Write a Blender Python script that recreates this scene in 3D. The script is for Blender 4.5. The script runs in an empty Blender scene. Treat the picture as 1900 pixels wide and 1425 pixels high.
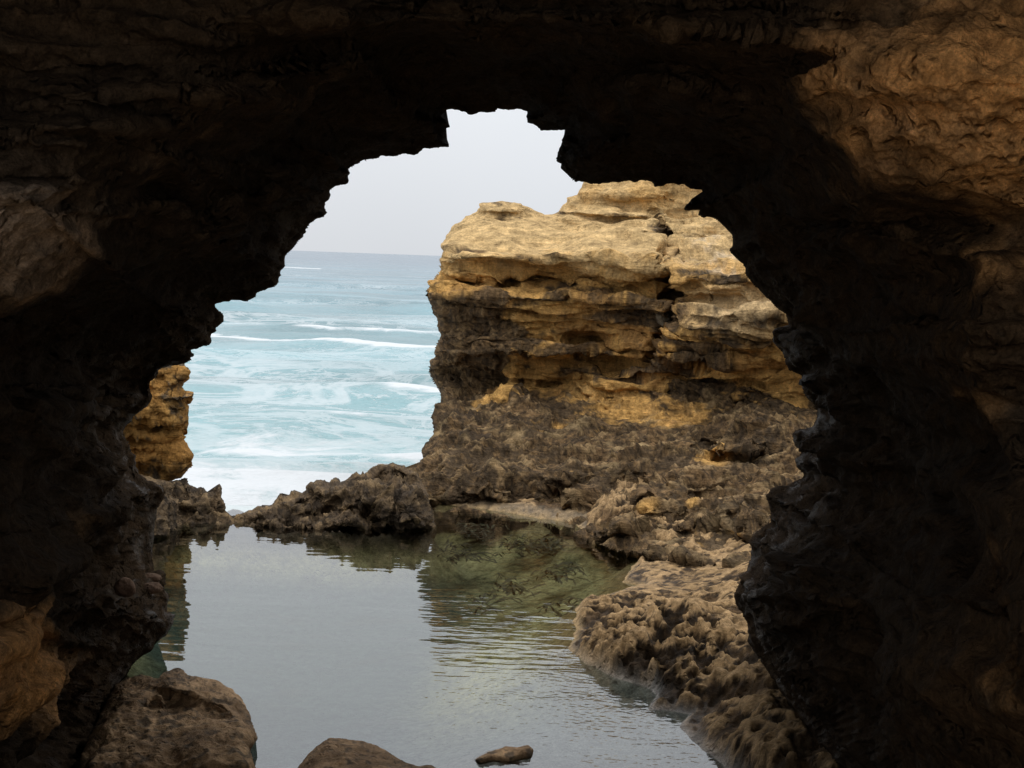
import bpy, math, random
import numpy as np

# ------------------------------------------------------------------ camera
PHF = 2759.0                    # focal length in pixels of the 1900 px wide photograph
CAM = np.array([0.0, 0.0, 4.0])
PITCH = math.atan(234.5 / PHF)
ROLL = math.radians(2.08)
SEA_Z = -1.6
fwd = np.array([0, math.cos(PITCH), -math.sin(PITCH)])
r0 = np.array([1.0, 0, 0]); u0 = np.array([0, math.sin(PITCH), math.cos(PITCH)])
right = r0 * math.cos(ROLL) + u0 * math.sin(ROLL)
up = u0 * math.cos(ROLL) - r0 * math.sin(ROLL)

scene = bpy.context.scene
COL = scene.collection
cam = bpy.data.cameras.new('camera'); camo = bpy.data.objects.new('camera', cam)
COL.objects.link(camo)
from mathutils import Matrix, Vector
camo.matrix_world = Matrix(((right[0], up[0], -fwd[0], CAM[0]),
                            (right[1], up[1], -fwd[1], CAM[1]),
                            (right[2], up[2], -fwd[2], CAM[2]), (0, 0, 0, 1)))
cam.sensor_width = 36.0; cam.lens = 36.0 * PHF / 1900.0
cam.clip_start = 0.05; cam.clip_end = 60000
scene.camera = camo

# ------------------------------------------------------------------ light
SUN_DIR = Vector((0.36, 0.20, -0.91)).normalized()      # travel direction of the light
SUN_ELEV = math.asin(-SUN_DIR.z)
world = bpy.data.worlds.new('World'); scene.world = world; world.use_nodes = True
nt = world.node_tree; nt.nodes.clear()
wout = nt.nodes.new('ShaderNodeOutputWorld')
sky = nt.nodes.new('ShaderNodeTexSky'); sky.sky_type = 'NISHITA'; sky.sun_disc = False
sky.sun_elevation = SUN_ELEV; sky.sun_rotation = math.atan2(-SUN_DIR.x, -SUN_DIR.y)
sky.dust_density = 6.0; sky.air_density = 1.0; sky.ozone_density = 1.0
bg1 = nt.nodes.new('ShaderNodeBackground'); bg1.inputs[1].default_value = 0.09
nt.links.new(sky.outputs[0], bg1.inputs[0])
# overcast layer: even cloud deck, a little brighter overhead
tc = nt.nodes.new('ShaderNodeTexCoord'); sep = nt.nodes.new('ShaderNodeSeparateXYZ')
nt.links.new(tc.outputs['Generated'], sep.inputs[0])
mr = nt.nodes.new('ShaderNodeMapRange'); mr.inputs['From Min'].default_value = 0.0; mr.inputs['From Max'].default_value = 1.0
mr.inputs['To Min'].default_value = 0.80; mr.inputs['To Max'].default_value = 2.2
nt.links.new(sep.outputs['Z'], mr.inputs['Value'])
cn = nt.nodes.new('ShaderNodeTexNoise'); cn.inputs['Scale'].default_value = 3.0; cn.inputs['Detail'].default_value = 3
nt.links.new(tc.outputs['Generated'], cn.inputs['Vector'])
mr2 = nt.nodes.new('ShaderNodeMapRange'); mr2.inputs['From Min'].default_value = 0.3; mr2.inputs['From Max'].default_value = 0.7
mr2.inputs['To Min'].default_value = 0.97; mr2.inputs['To Max'].default_value = 1.03
nt.links.new(cn.outputs['Fac'], mr2.inputs['Value'])
mm = nt.nodes.new('ShaderNodeMath'); mm.operation = 'MULTIPLY'
nt.links.new(mr.outputs[0], mm.inputs[0]); nt.links.new(mr2.outputs[0], mm.inputs[1])
bg2 = nt.nodes.new('ShaderNodeBackground'); bg2.inputs[0].default_value = (0.965, 1.0, 1.05, 1)
nt.links.new(mm.outputs[0], bg2.inputs[1])
mx = nt.nodes.new('ShaderNodeMixShader'); mx.inputs[0].default_value = 0.90
nt.links.new(bg1.outputs[0], mx.inputs[1]); nt.links.new(bg2.outputs[0], mx.inputs[2])
nt.links.new(mx.outputs[0], wout.inputs[0])

sl = bpy.data.lights.new('sun', 'SUN'); so = bpy.data.objects.new('sun', sl); COL.objects.link(so)
sl.energy = 0.6; sl.angle = math.radians(14); sl.color = (1.0, 0.95, 0.87)
so.rotation_euler = SUN_DIR.to_track_quat('-Z', 'Y').to_euler()
so.location = (-6, -10, 20)

vs = scene.view_settings
vs.view_transform = 'Standard'; vs.look = 'None'; vs.gamma = 1.0; vs.exposure = 0.0; vs.use_curve_mapping = False
scene.cycles.use_denoising = True
scene.cycles.max_bounces = 8; scene.cycles.diffuse_bounces = 4; scene.cycles.glossy_bounces = 4
scene.cycles.transparent_max_bounces = 8
scene.cycles.caustics_reflective = False; scene.cycles.caustics_refractive = False

# ------------------------------------------------------------------ maths helpers
def at(px, py, Y):
    """photo pixel + world distance Y -> world points (arrays)"""
    px = np.asarray(px, float); py = np.asarray(py, float)
    a = (px - 950.0) / PHF; b = (712.5 - py) / PHF
    r = [right[i] * a + up[i] * b + fwd[i] for i in range(3)]
    k = np.asarray(Y, float) / r[1]
    return np.stack([CAM[0] + r[0] * k, CAM[1] + r[1] * k, CAM[2] + r[2] * k], -1)

def at_z(px, py, z):
    px = np.asarray(px, float); py = np.asarray(py, float)
    a = (px - 950.0) / PHF; b = (712.5 - py) / PHF
    r = [right[i] * a + up[i] * b + fwd[i] for i in range(3)]
    k = (z - CAM[2]) / r[2]
    return np.stack([CAM[0] + r[0] * k, CAM[1] + r[1] * k, CAM[2] + r[2] * k], -1)

def depth_z(px, py, z):
    """distance Y at which the pixel ray meets height z (large above the horizon)"""
    a = (px - 950.0) / PHF; b = (712.5 - py) / PHF
    rz = right[2] * a + up[2] * b + fwd[2]; ry = right[1] * a + up[1] * b + fwd[1]
    return (z - CAM[2]) * ry / np.minimum(rz, -0.02)

def project(P):
    d = P - CAM
    w = d @ fwd
    return 950 + PHF * (d @ right) / w, 712.5 - PHF * (d @ up) / w

def sstep(a, b, x):
    t = np.clip((x - a) / (b - a), 0, 1)
    return t * t * (3 - 2 * t)

_rng = np.random.default_rng(11)
_G = _rng.normal(size=(1024, 3)); _G /= np.linalg.norm(_G, axis=1)[:, None]; _G = _G.astype(np.float32)
_R3 = _rng.random((4096, 3)).astype(np.float32)

def _hash(ix, iy, iz, seed):
    h = (ix * np.int64(73856093)) ^ (iy * np.int64(19349663)) ^ (iz * np.int64(83492791)) ^ np.int64(seed * 2654435 + 97)
    h = (h ^ (h >> 13)) * np.int64(1274126177)
    return (h ^ (h >> 16)) & np.int64(0x7fffffff)

def perlin(p, seed=0):
    shp = p.shape[:-1]
    p = p.reshape(-1, 3)
    i = np.floor(p).astype(np.int64); f = (p - i).astype(np.float32)
    u = f * f * f * (f * (f * 6 - 15) + 10)
    out = np.zeros(len(p), np.float32)
    for dx in (0, 1):
        wx = u[:, 0] if dx else 1 - u[:, 0]
        for dy in (0, 1):
            wy = u[:, 1] if dy else 1 - u[:, 1]
            for dz in (0, 1):
                wz = u[:, 2] if dz else 1 - u[:, 2]
                g = _G[_hash(i[:, 0] + dx, i[:, 1] + dy, i[:, 2] + dz, seed) & 1023]
                out += wx * wy * wz * (g[:, 0] * (f[:, 0] - dx) + g[:, 1] * (f[:, 1] - dy) + g[:, 2] * (f[:, 2] - dz))
    return (out * 1.6).reshape(shp)

def fbm(p, freq, octv=4, gain=0.5, lac=2.03, seed=0):
    o = 0.0; a = 1.0; n = 0.0
    for k in range(octv):
        o = o + a * perlin(p * freq, seed + k * 7); n += a
        a *= gain; freq = freq * lac
    return o / n

def ridged(p, freq, octv=4, gain=0.5, lac=2.1, seed=0):
    o = 0.0; a = 1.0; n = 0.0; w = 1.0
    for k in range(octv):
        r = 1 - np.abs(perlin(p * freq, seed + k * 7)) * 1.6
        r = np.clip(r, 0, 1) ** 2
        o = o + a * r * w; n += a
        w = np.clip(r * 1.6, 0, 1); a *= gain; freq = freq * lac
    return o / n

def worley(p, seed=0):
    shp = p.shape[:-1]
    p = p.reshape(-1, 3)
    i = np.floor(p).astype(np.int64); f = (p - i).astype(np.float32)
    f1 = np.full(len(p), 9.0, np.float32); f2 = f1.copy()
    for dx in (-1, 0, 1):
        for dy in (-1, 0, 1):
            for dz in (-1, 0, 1):
                c = _R3[_hash(i[:, 0] + dx, i[:, 1] + dy, i[:, 2] + dz, seed) & 4095]
                d = (c[:, 0] + dx - f[:, 0]) ** 2 + (c[:, 1] + dy - f[:, 1]) ** 2 + (c[:, 2] + dz - f[:, 2]) ** 2
                f2 = np.minimum(f2, np.maximum(f1, d)); f1 = np.minimum(f1, d)
    return np.sqrt(f1).reshape(shp), np.sqrt(f2).reshape(shp)

def aniso(P, sx, sy, sz):
    return P * np.array([sx, sy, sz])

def blob(px, py, cx, cy, rx, ry, rot=0.0, soft=0.6, power=2.0):
    c, s = math.cos(math.radians(rot)), math.sin(math.radians(rot))
    x = (px - cx) * c + (py - cy) * s; y = -(px - cx) * s + (py - cy) * c
    d = (np.abs(x / rx) ** power + np.abs(y / ry) ** power) ** (1.0 / power)
    return 1 - sstep(1 - soft, 1 + soft * 0.5, d)

def seg_dist(X, Y, pts, closed=True):
    """distance to a polyline, plus nearest point"""
    pts = np.asarray(pts, float)
    A = pts; B = np.roll(pts, -1, 0)
    if not closed: A = pts[:-1]; B = pts[1:]
    best = np.full(X.shape, 1e18); nx = np.zeros(X.shape); ny = np.zeros(X.shape)
    for (ax, ay), (bx, by) in zip(A, B):
        dx, dy = bx - ax, by - ay
        L = dx * dx + dy * dy + 1e-12
        t = np.clip(((X - ax) * dx + (Y - ay) * dy) / L, 0, 1)
        qx = ax + t * dx; qy = ay + t * dy
        d = (X - qx) ** 2 + (Y - qy) ** 2
        m = d < best
        best = np.where(m, d, best); nx = np.where(m, qx, nx); ny = np.where(m, qy, ny)
    return np.sqrt(best), nx, ny

def inside(X, Y, pts):
    pts = np.asarray(pts, float)
    r = np.zeros(X.shape, bool)
    for (ax, ay), (bx, by) in zip(pts, np.roll(pts, -1, 0)):
        if ay == by: continue
        c = ((ay > Y) != (by > Y)) & (X < (bx - ax) * (Y - ay) / (by - ay) + ax)
        r ^= c
    return r

def rough_line(pts, amp=1.5, step=3.0, seed=1, closed=True):
    """subdivide an outline and fray it a little"""
    pts = np.asarray(pts, float); out = []
    n = len(pts)
    for i in range(n if closed else n - 1):
        a, b = pts[i], pts[(i + 1) % n]
        L = np.hypot(*(b - a)); k = max(1, int(L / step))
        for j in range(k): out.append(a + (b - a) * j / k)
    if not closed: out.append(pts[-1])
    out = np.array(out)
    q = np.stack([out[:, 0], out[:, 1], np.zeros(len(out))], -1)
    out[:, 0] += amp * (fbm(q, 0.09, 3, 0.6, seed=seed)) * 1.6
    out[:, 1] += amp * (fbm(q, 0.09, 3, 0.6, seed=seed + 50)) * 1.6
    return out

# ------------------------------------------------------------------ mesh helpers
def link_mesh(name, V, Q, mat, parent=None, colors=None, smooth=True, tris=None):
    me = bpy.data.meshes.new(name)
    V = np.ascontiguousarray(V, dtype=np.float32)
    nq = len(Q); ntr = 0 if tris is None else len(tris)
    me.vertices.add(len(V)); me.vertices.foreach_set('co', V.ravel())
    loops = np.asarray(Q, np.int32).ravel()
    starts = np.arange(nq, dtype=np.int32) * 4
    if ntr:
        starts = np.concatenate([starts, nq * 4 + np.arange(ntr, dtype=np.int32) * 3])
        loops = np.concatenate([loops, np.asarray(tris, np.int32).ravel()])
    me.loops.add(len(loops)); me.loops.foreach_set('vertex_index', loops.astype(np.int32))
    me.polygons.add(nq + ntr); me.polygons.foreach_set('loop_start', starts.astype(np.int32))
    me.polygons.foreach_set('use_smooth', np.full(nq + ntr, smooth))
    me.update(calc_edges=True); me.validate()
    if colors is not None:
        ca = me.color_attributes.new('Col', 'FLOAT_COLOR', 'POINT')
        c = np.ones((len(V), 4), np.float32); c[:, :colors.shape[1]] = colors
        ca.data.foreach_set('color', c.ravel())
    o = bpy.data.objects.new(name, me); COL.objects.link(o)
    if mat: me.materials.append(mat)
    if parent: o.parent = parent
    return o

def sub_mesh(name, V, Q, keep, mat, parent, colors, tris=None):
    q = Q[keep]
    ids, inv = np.unique(q, return_inverse=True)
    return link_mesh(name, V[ids], inv.reshape(-1, 4), mat, parent, colors[ids])

def tag(o, label=None, cat=None, group=None, kind=None):
    if label: o['label'] = label
    if cat: o['category'] = cat
    if group: o['group'] = group
    if kind: o['kind'] = kind
    return o

def empty(name, loc):
    o = bpy.data.objects.new(name, None); COL.objects.link(o); o.location = loc
    o.empty_display_size = 0.3
    return o

def adopt(parts, root):
    """parent meshes given in world coordinates to an Empty standing at the thing's base"""
    for p in parts:
        p.parent = root
        p.matrix_parent_inverse = Matrix.Translation(root.location).inverted()

def normals2d(P):
    du = np.gradient(P, axis=1); dv = np.gradient(P, axis=0)
    n = np.cross(du, dv)
    n /= np.linalg.norm(n, axis=-1, keepdims=True) + 1e-12
    toc = CAM - P
    s = 1.0 if np.median((n * toc).sum(-1)) >= 0 else -1.0
    return n * s

def facing_of(P, N_, k=1.7):
    vd = CAM - P; vd = vd / np.linalg.norm(vd, axis=-1, keepdims=True)
    return np.clip((N_ * vd).sum(-1) * k, 0, 1)

def grid_quads(ny, nx):
    i = np.arange((ny - 1) * nx).reshape(ny - 1, nx)[:, :-1]
    return np.stack([i, i + 1, i + nx + 1, i + nx], -1)

def boundary_edges(q):
    e = np.concatenate([q[:, [0, 1]], q[:, [1, 2]], q[:, [2, 3]], q[:, [3, 0]]])
    key = np.sort(e, 1)
    k = key[:, 0].astype(np.int64) * 100000000 + key[:, 1]
    _, idx, cnt = np.unique(k, return_index=True, return_counts=True)
    return e[idx[cnt == 1]]

def relief(poly, gx, gy, depth_fn, disp_fn, hole=False, max_snap=2.2):
    """solid rock face over an outline: returns V (full grid), quads kept, boundary edges, pixel coords, colour"""
    X, Y = np.meshgrid(gx, gy)
    e, nx_, ny_ = seg_dist(X, Y, poly)
    ins = inside(X, Y, poly)
    if hole: ins = ~ins
    Q = grid_quads(len(gy), len(gx)).reshape(-1, 4)
    cx = X.ravel()[Q].mean(1); cy = Y.ravel()[Q].mean(1)
    ci = inside(cx, cy, poly)
    if hole: ci = ~ci
    Q = Q[ci]
    be = boundary_edges(Q)
    bv = np.unique(be)
    step = gx[len(gx) // 2 + 1] - gx[len(gx) // 2]
    Xf, Yf = X.ravel().copy(), Y.ravel().copy()
    ef = e.ravel().copy()
    nb = bv[(ef[bv] < step * max_snap)]
    Xf[nb] = nx_.ravel()[nb]; Yf[nb] = ny_.ravel()[nb]; ef[nb] = 0
    ef = np.where(ins.ravel(), ef, 0)
    X = Xf.reshape(X.shape); Y = Yf.reshape(X.shape); e = ef.reshape(X.shape)
    P = at(X, Y, depth_fn(X, Y, e))
    P, C = disp_fn(P, X, Y, e)
    return P, C, Q, be, X, Y, e

def close_back(P, C, Q, be, rings, centre, far=None):
    """extrude the outline backwards and inwards so that the face becomes a body; rings = (scale to centre, metres back)"""
    V = P.reshape(-1, 3); Cf = C.reshape(-1, C.shape[-1])
    bv = np.unique(be); mp = {}
    idx = np.full(len(V), -1, np.int64); idx[bv] = np.arange(len(bv))
    base = V[bv]; px, py = project(base)
    allV = [V]; allC = [Cf]; Qs = [Q]; prev = bv; n0 = len(V)
    for (sc, dy) in rings:
        qx = centre[0] + (px - centre[0]) * sc; qy = centre[1] + (py - centre[1]) * sc
        ring = at(qx, qy, base[:, 1] + dy if far is None else base[:, 1] + dy * (far - base[:, 1]))
        allV.append(ring); allC.append(Cf[bv])
        cur = n0 + np.arange(len(bv)); n0 += len(bv)
        a = idx[be[:, 0]]; b = idx[be[:, 1]]
        Qs.append(np.stack([prev[b], prev[a], cur[a], cur[b]], -1))
        prev = cur
    return np.concatenate(allV), np.concatenate(allC), Qs

# ------------------------------------------------------------------ materials
def nodes(m):
    m.use_nodes = True; n = m.node_tree; n.nodes.clear()
    return n

def rock_material(name, rough=0.92, scale=6.0, bump=0.09, pit=14.0, pit_d=0.035, strata=0.0, strata_d=0.0, var=0.4, spec=0.15, wet_rough=None, grit=0.3):
    """stone: vertex colour x grain, with relief too fine for the mesh (grain, pits, thin beds) as bump; bump and depths in metres"""
    m = bpy.data.materials.new(name); n = nodes(m); N = n.nodes; L = n.links
    out = N.new('ShaderNodeOutputMaterial'); b = N.new('ShaderNodeBsdfPrincipled')
    L.new(b.outputs[0], out.inputs[0])
    geo = N.new('ShaderNodeNewGeometry')
    col = N.new('ShaderNodeVertexColor'); col.layer_name = 'Col'
    def noise(sc, det, rg_, mp=(1, 1, 1), dist=0.0):
        mpn = N.new('ShaderNodeMapping'); mpn.inputs['Scale'].default_value = mp
        L.new(geo.outputs['Position'], mpn.inputs['Vector'])
        t = N.new('ShaderNodeTexNoise'); t.inputs['Scale'].default_value = sc; t.inputs['Detail'].default_value = det
        t.inputs['Roughness'].default_value = rg_; t.inputs['Distortion'].default_value = dist
        L.new(mpn.outputs[0], t.inputs['Vector']); return t.outputs['Fac']
    def rng(v, a, b_, c, d):
        x = N.new('ShaderNodeMapRange')
        for k, q in enumerate((a, b_, c, d)): x.inputs[k + 1].default_value = q
        L.new(v, x.inputs[0]); return x.outputs[0]
    def mth(op, a, b_):
        x = N.new('ShaderNodeMath'); x.operation = op
        for k, v in enumerate((a, b_)):
            if isinstance(v, (int, float)): x.inputs[k].default_value = v
            else: L.new(v, x.inputs[k])
        return x.outputs[0]
    g = noise(scale, 10, 0.66, dist=0.1); g2 = noise(scale * 6, 5, 0.7)
    f = mth('MULTIPLY', rng(g, 0.32, 0.68, 1 - var, 1 + var), rng(g2, 0.3, 0.7, 1 - grit, 1 + grit))
    v1 = N.new('ShaderNodeTexVoronoi'); v1.inputs['Scale'].default_value = pit; v1.feature = 'F1'
    wn = N.new('ShaderNodeVectorMath'); wn.operation = 'MULTIPLY_ADD'; wn.inputs[1].default_value = (0.12, 0.12, 0.12)
    nn = N.new('ShaderNodeTexNoise'); nn.inputs['Scale'].default_value = 9.0; nn.inputs['Detail'].default_value = 3
    L.new(geo.outputs['Position'], nn.inputs['Vector']); L.new(nn.outputs['Color'], wn.inputs[0]); L.new(geo.outputs['Position'], wn.inputs[2])
    L.new(wn.outputs[0], v1.inputs['Vector'])
    pm = rng(noise(2.2, 3, 0.6), 0.42, 0.58, 0.0, 1.0)
    pits = mth('MULTIPLY', rng(v1.outputs['Distance'], 0.08, 0.42, 1.0, 0.0), pm)
    h = mth('ADD', mth('MULTIPLY', g, bump), mth('MULTIPLY', g2, bump * 0.16))
    h = mth('SUBTRACT', h, mth('MULTIPLY', pits, pit_d))
    if strata:
        st = noise(1.0, 6, 0.72, (0.9, 0.9, strata), 0.08)
        f = mth('MULTIPLY', f, rng(st, 0.33, 0.67, 0.72, 1.28))
        h = mth('ADD', h, mth('MULTIPLY', st, strata_d))
    mul = N.new('ShaderNodeVectorMath'); mul.operation = 'SCALE'
    L.new(col.outputs['Color'], mul.inputs[0]); L.new(f, mul.inputs['Scale'])
    L.new(mul.outputs[0], b.inputs['Base Color'])
    bp = N.new('ShaderNodeBump'); bp.inputs['Strength'].default_value = 1.0; bp.inputs['Distance'].default_value = 1.0
    L.new(h, bp.inputs['Height']); L.new(bp.outputs[0], b.inputs['Normal'])
    b.inputs['Specular IOR Level'].default_value = spec
    if wet_rough is not None:            # alpha channel of the colour holds wetness
        L.new(rng(col.outputs['Alpha'], 0, 1, rough, wet_rough), b.inputs['Roughness'])
        L.new(rng(col.outputs['Alpha'], 0, 1, spec, 0.16), b.inputs['Specular IOR Level'])
    else:
        b.inputs['Roughness'].default_value = rough
    return m

M_CAVE = rock_material('cave_rock', 0.97, 12.0, 0.05, 13.0, 0.05, 0.0, 0.0, 0.5, 0.04, wet_rough=0.55, grit=0.45)
M_STACK = rock_material('limestone', 0.95, 4.0, 0.13, 8.0, 0.06, 7.0, 0.16, 0.42, 0.08, grit=0.3)
M_REEF = rock_material('karst_rock', 0.92, 6.0, 0.10, 10.0, 0.05, 0.0, 0.0, 0.5, 0.15, wet_rough=0.5, grit=0.4)
M_SHELF = rock_material('shelf_rock', 0.92, 9.0, 0.035, 13.0, 0.03, 0.0, 0.0, 0.5, 0.12, wet_rough=0.4, grit=0.35)
M_BOULDER = rock_material('boulder_rock', 0.9, 7.0, 0.05, 16.0, 0.025, 0.0, 0.0, 0.4, 0.15, grit=0.3)

PALE = np.array([0.54, 0.365, 0.17]); OCHRE = np.array([0.53, 0.30, 0.095]); RUST = np.array([0.31, 0.16, 0.055])
DARK = np.array([0.062, 0.047, 0.034]); TAN = np.array([0.31, 0.21, 0.105]); GREY = np.array([0.17, 0.145, 0.115])

def mixc(a, b, t):
    return a + (b - a) * np.asarray(t)[..., None]

# ================================================================== cave
CAVE_L = [(60,2600),(90,2100),(120,1700),(165,1450),(200,1320),(225,1262),(235,1254),(247,1232),(269,1212),(282,1207),(291,1191),(309,1177),(318,1164),(322,1152),(324,1140),(310,1134),
 (309,1128),(310,1118),(316,1107),(309,1096),(309,1066),(301,1058),(286,1061),(284,1046),(282,1022),(285,994),(287,970),(290,945),(300,930),(308,912),(298,900),(276,892),
 (260,880),(253,865),(252,845),(243,837),(236,818),(225,803),(231,793),(244,782),(247,774),(263,763),(279,747),(283,735),(280,722),(279,709),(288,700),(295,686),(326,676),
 (347,673),(355,668),(353,664),(361,660),(354,651),(364,646),(388,641),(389,635),(388,628),(391,619),(400,617),(400,609),(413,598),(415,584),(407,578),(397,567),(399,564),
 (413,560),(423,560),(434,553),(443,553),(453,559),(459,559),(475,549),(475,544),(494,536),(512,530),(516,518),(522,510),(523,501),(529,494),(531,480),(532,472),(547,458),
 (563,440),(574,418),(582,410),(593,403),(601,403),(607,395),(603,388),(603,376),(610,371),(612,354),(618,348),(644,338),(643,328),(646,322),(644,315),(667,301),(686,297),
 (713,290),(730,290),(745,286),(773,287),(775,283),(783,273),(809,275),(817,272),(832,273),(835,271),(825,265),(820,259),(828,254),(822,248),(829,245),(823,238),(835,236),
 (834,229),(830,223),(821,215),(823,209),(829,204),(852,204),(871,210),(888,208),(904,210),(920,208),(924,204),(944,205),(957,202),(974,204),(985,212),(976,218),(980,227),
 (990,229),(998,234),(1003,240),(1017,239),(1031,241),(1048,241),(1056,245),(1061,253),(1052,255),(1043,261),(1047,271),(1039,276),(1033,287),(1037,290),(1030,297),(1040,305),
 (1038,309),(1048,319),(1058,328),(1070,338),(1074,335),(1086,338),(1111,340),(1137,337),(1149,339),(1167,335),(1178,338),(1190,335),(1209,339),(1215,347),(1228,346),(1239,343),
 (1270,343),(1282,350),(1302,354),(1297,363),(1294,369),(1283,370),(1278,376),(1272,380),(1270,390),(1298,390),(1297,398),(1300,402),(1321,403),(1335,413),(1346,422),(1356,433),
 (1361,444),(1359,455),(1353,464),(1362,475),(1378,489),(1381,507),(1388,517),(1410,539),(1434,566),(1455,582),(1461,592),(1463,603),(1458,609),(1442,610),(1437,611),(1432,617),
 (1434,634),(1450,652),(1459,667),(1458,670),(1464,688),(1488,697),(1489,707),(1488,728),(1498,741),(1507,747),(1514,763),(1514,779),(1507,792),(1498,793),(1476,798),(1469,804),
 (1471,817),(1480,833),(1492,834),(1479,847),(1473,853),(1473,864),(1485,875),(1490,885),(1463,899),(1441,902),(1432,908),(1422,919),(1426,932),(1431,952),(1429,969),(1414,977),
 (1403,988),(1390,1004),(1392,1020),(1393,1031),(1388,1047),(1385,1059),(1371,1069),(1371,1089),(1363,1101),(1365,1121),(1377,1136),(1385,1155),(1387,1168),(1385,1187),(1400,1212),
 (1440,1268),(1480,1325),(1530,1400),(1600,1500),(1720,1700),(1850,2100),(1900,2600)]
cave_poly = rough_line(CAVE_L, 1.1, 5.0, 3, closed=False)

RIM = [(200,1320,12.2),(250,1240,13.4),(322,1145,13.8),(285,1000,14.0),(290,900,13.8),(260,800,13.5),(380,640,12.9),(530,480,12.2),(640,330,11.6),(830,240,11.3),
       (980,220,11.3),(1060,300,11.3),(1200,340,11.4),(1360,440,11.6),(1450,600,11.8),(1500,750,12.0),(1450,900,12.1),(1390,1040,12.2),(1385,1180,12.1),(1480,1325,11.0),(1600,1500,9.6),(120,1600,10.5)]

def rim_depth(X, Y):
    num = 0; den = 0
    for (a, b, d) in RIM:
        w = 1.0 / ((X - a) ** 2 + (Y - b) ** 2 + 90.0 ** 2) ** 2
        num = num + w * d; den = den + w
    return num / den

def cave_depth(X, Y, e):
    D = rim_depth(X, Y)
    Lr = 330.0
    d = D / (1 + np.maximum(e - 12, 0) / Lr) ** 1.0
    # upper and left sides end in broad faces looking back into the cave
    pl = 2.6 + 3.9 * np.maximum(sstep(1000, 640, Y - 0.12 * (X - 950)), sstep(520, 330, X))
    d = 0.5 * (d + pl + np.sqrt((d - pl) ** 2 + 0.5))
    d = d + 0.25 * np.exp(-e / 6.0)                       # rounded lip
    # big forms: (x, y, rx, ry, rot, metres towards the viewer, softness)
    for (cx, cy, rx, ry, rot, mm_, so_) in [
        (1850, 170, 420, 230, 0, 0.7, 1.0), (1690, 400, 260, 40, 8, -0.35, 0.9), (1860, 620, 170, 200, 25, 0.6, 0.8),
        (1640, 620, 90, 240, -18, 0.4, 0.8), (1460, 1080, 80, 120, 0, 0.4, 0.7), (1480, 870, 60, 70, 0, 0.3, 0.6),
        (1680, 1000, 130, 240, 5, -0.9, 0.8), (1800, 1250, 220, 160, -15, 0.4, 0.8),
        (120, 470, 300, 120, 3, 0.7, 0.4), (60, 300, 260, 80, -4, 0.5, 0.4), (300, 200, 300, 60, 4, 0.4, 0.5),
        (120, 690, 250, 60, 0, -0.8, 0.5), (30, 1240, 150, 115, -10, 0.8, 0.7), (0, 1010, 80, 120, 0, 0.5, 0.7),
        (210, 1170, 120, 55, 10, 0.55, 0.35), (255, 1120, 80, 22, 8, 0.35, 0.4), (230, 990, 70, 60, 0, 0.4, 0.5),
        (150, 1400, 120, 70, -30, -0.5, 0.5), (500, 380, 260, 70, -32, 0.35, 0.4), (700, 150, 330, 55, -8, 0.4, 0.4),
        (1180, 210, 250, 80, 6, 0.5, 0.4), (1000, 60, 500, 50, 2, 0.5, 0.5), (420, 480, 110, 40, -30, 0.3, 0.4)]:
        d = d - mm_ * blob(X, Y, cx, cy, rx, ry, rot, so_, 2.6) * sstep(0, 40, e)
    return np.maximum(d, 2.2)

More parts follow.
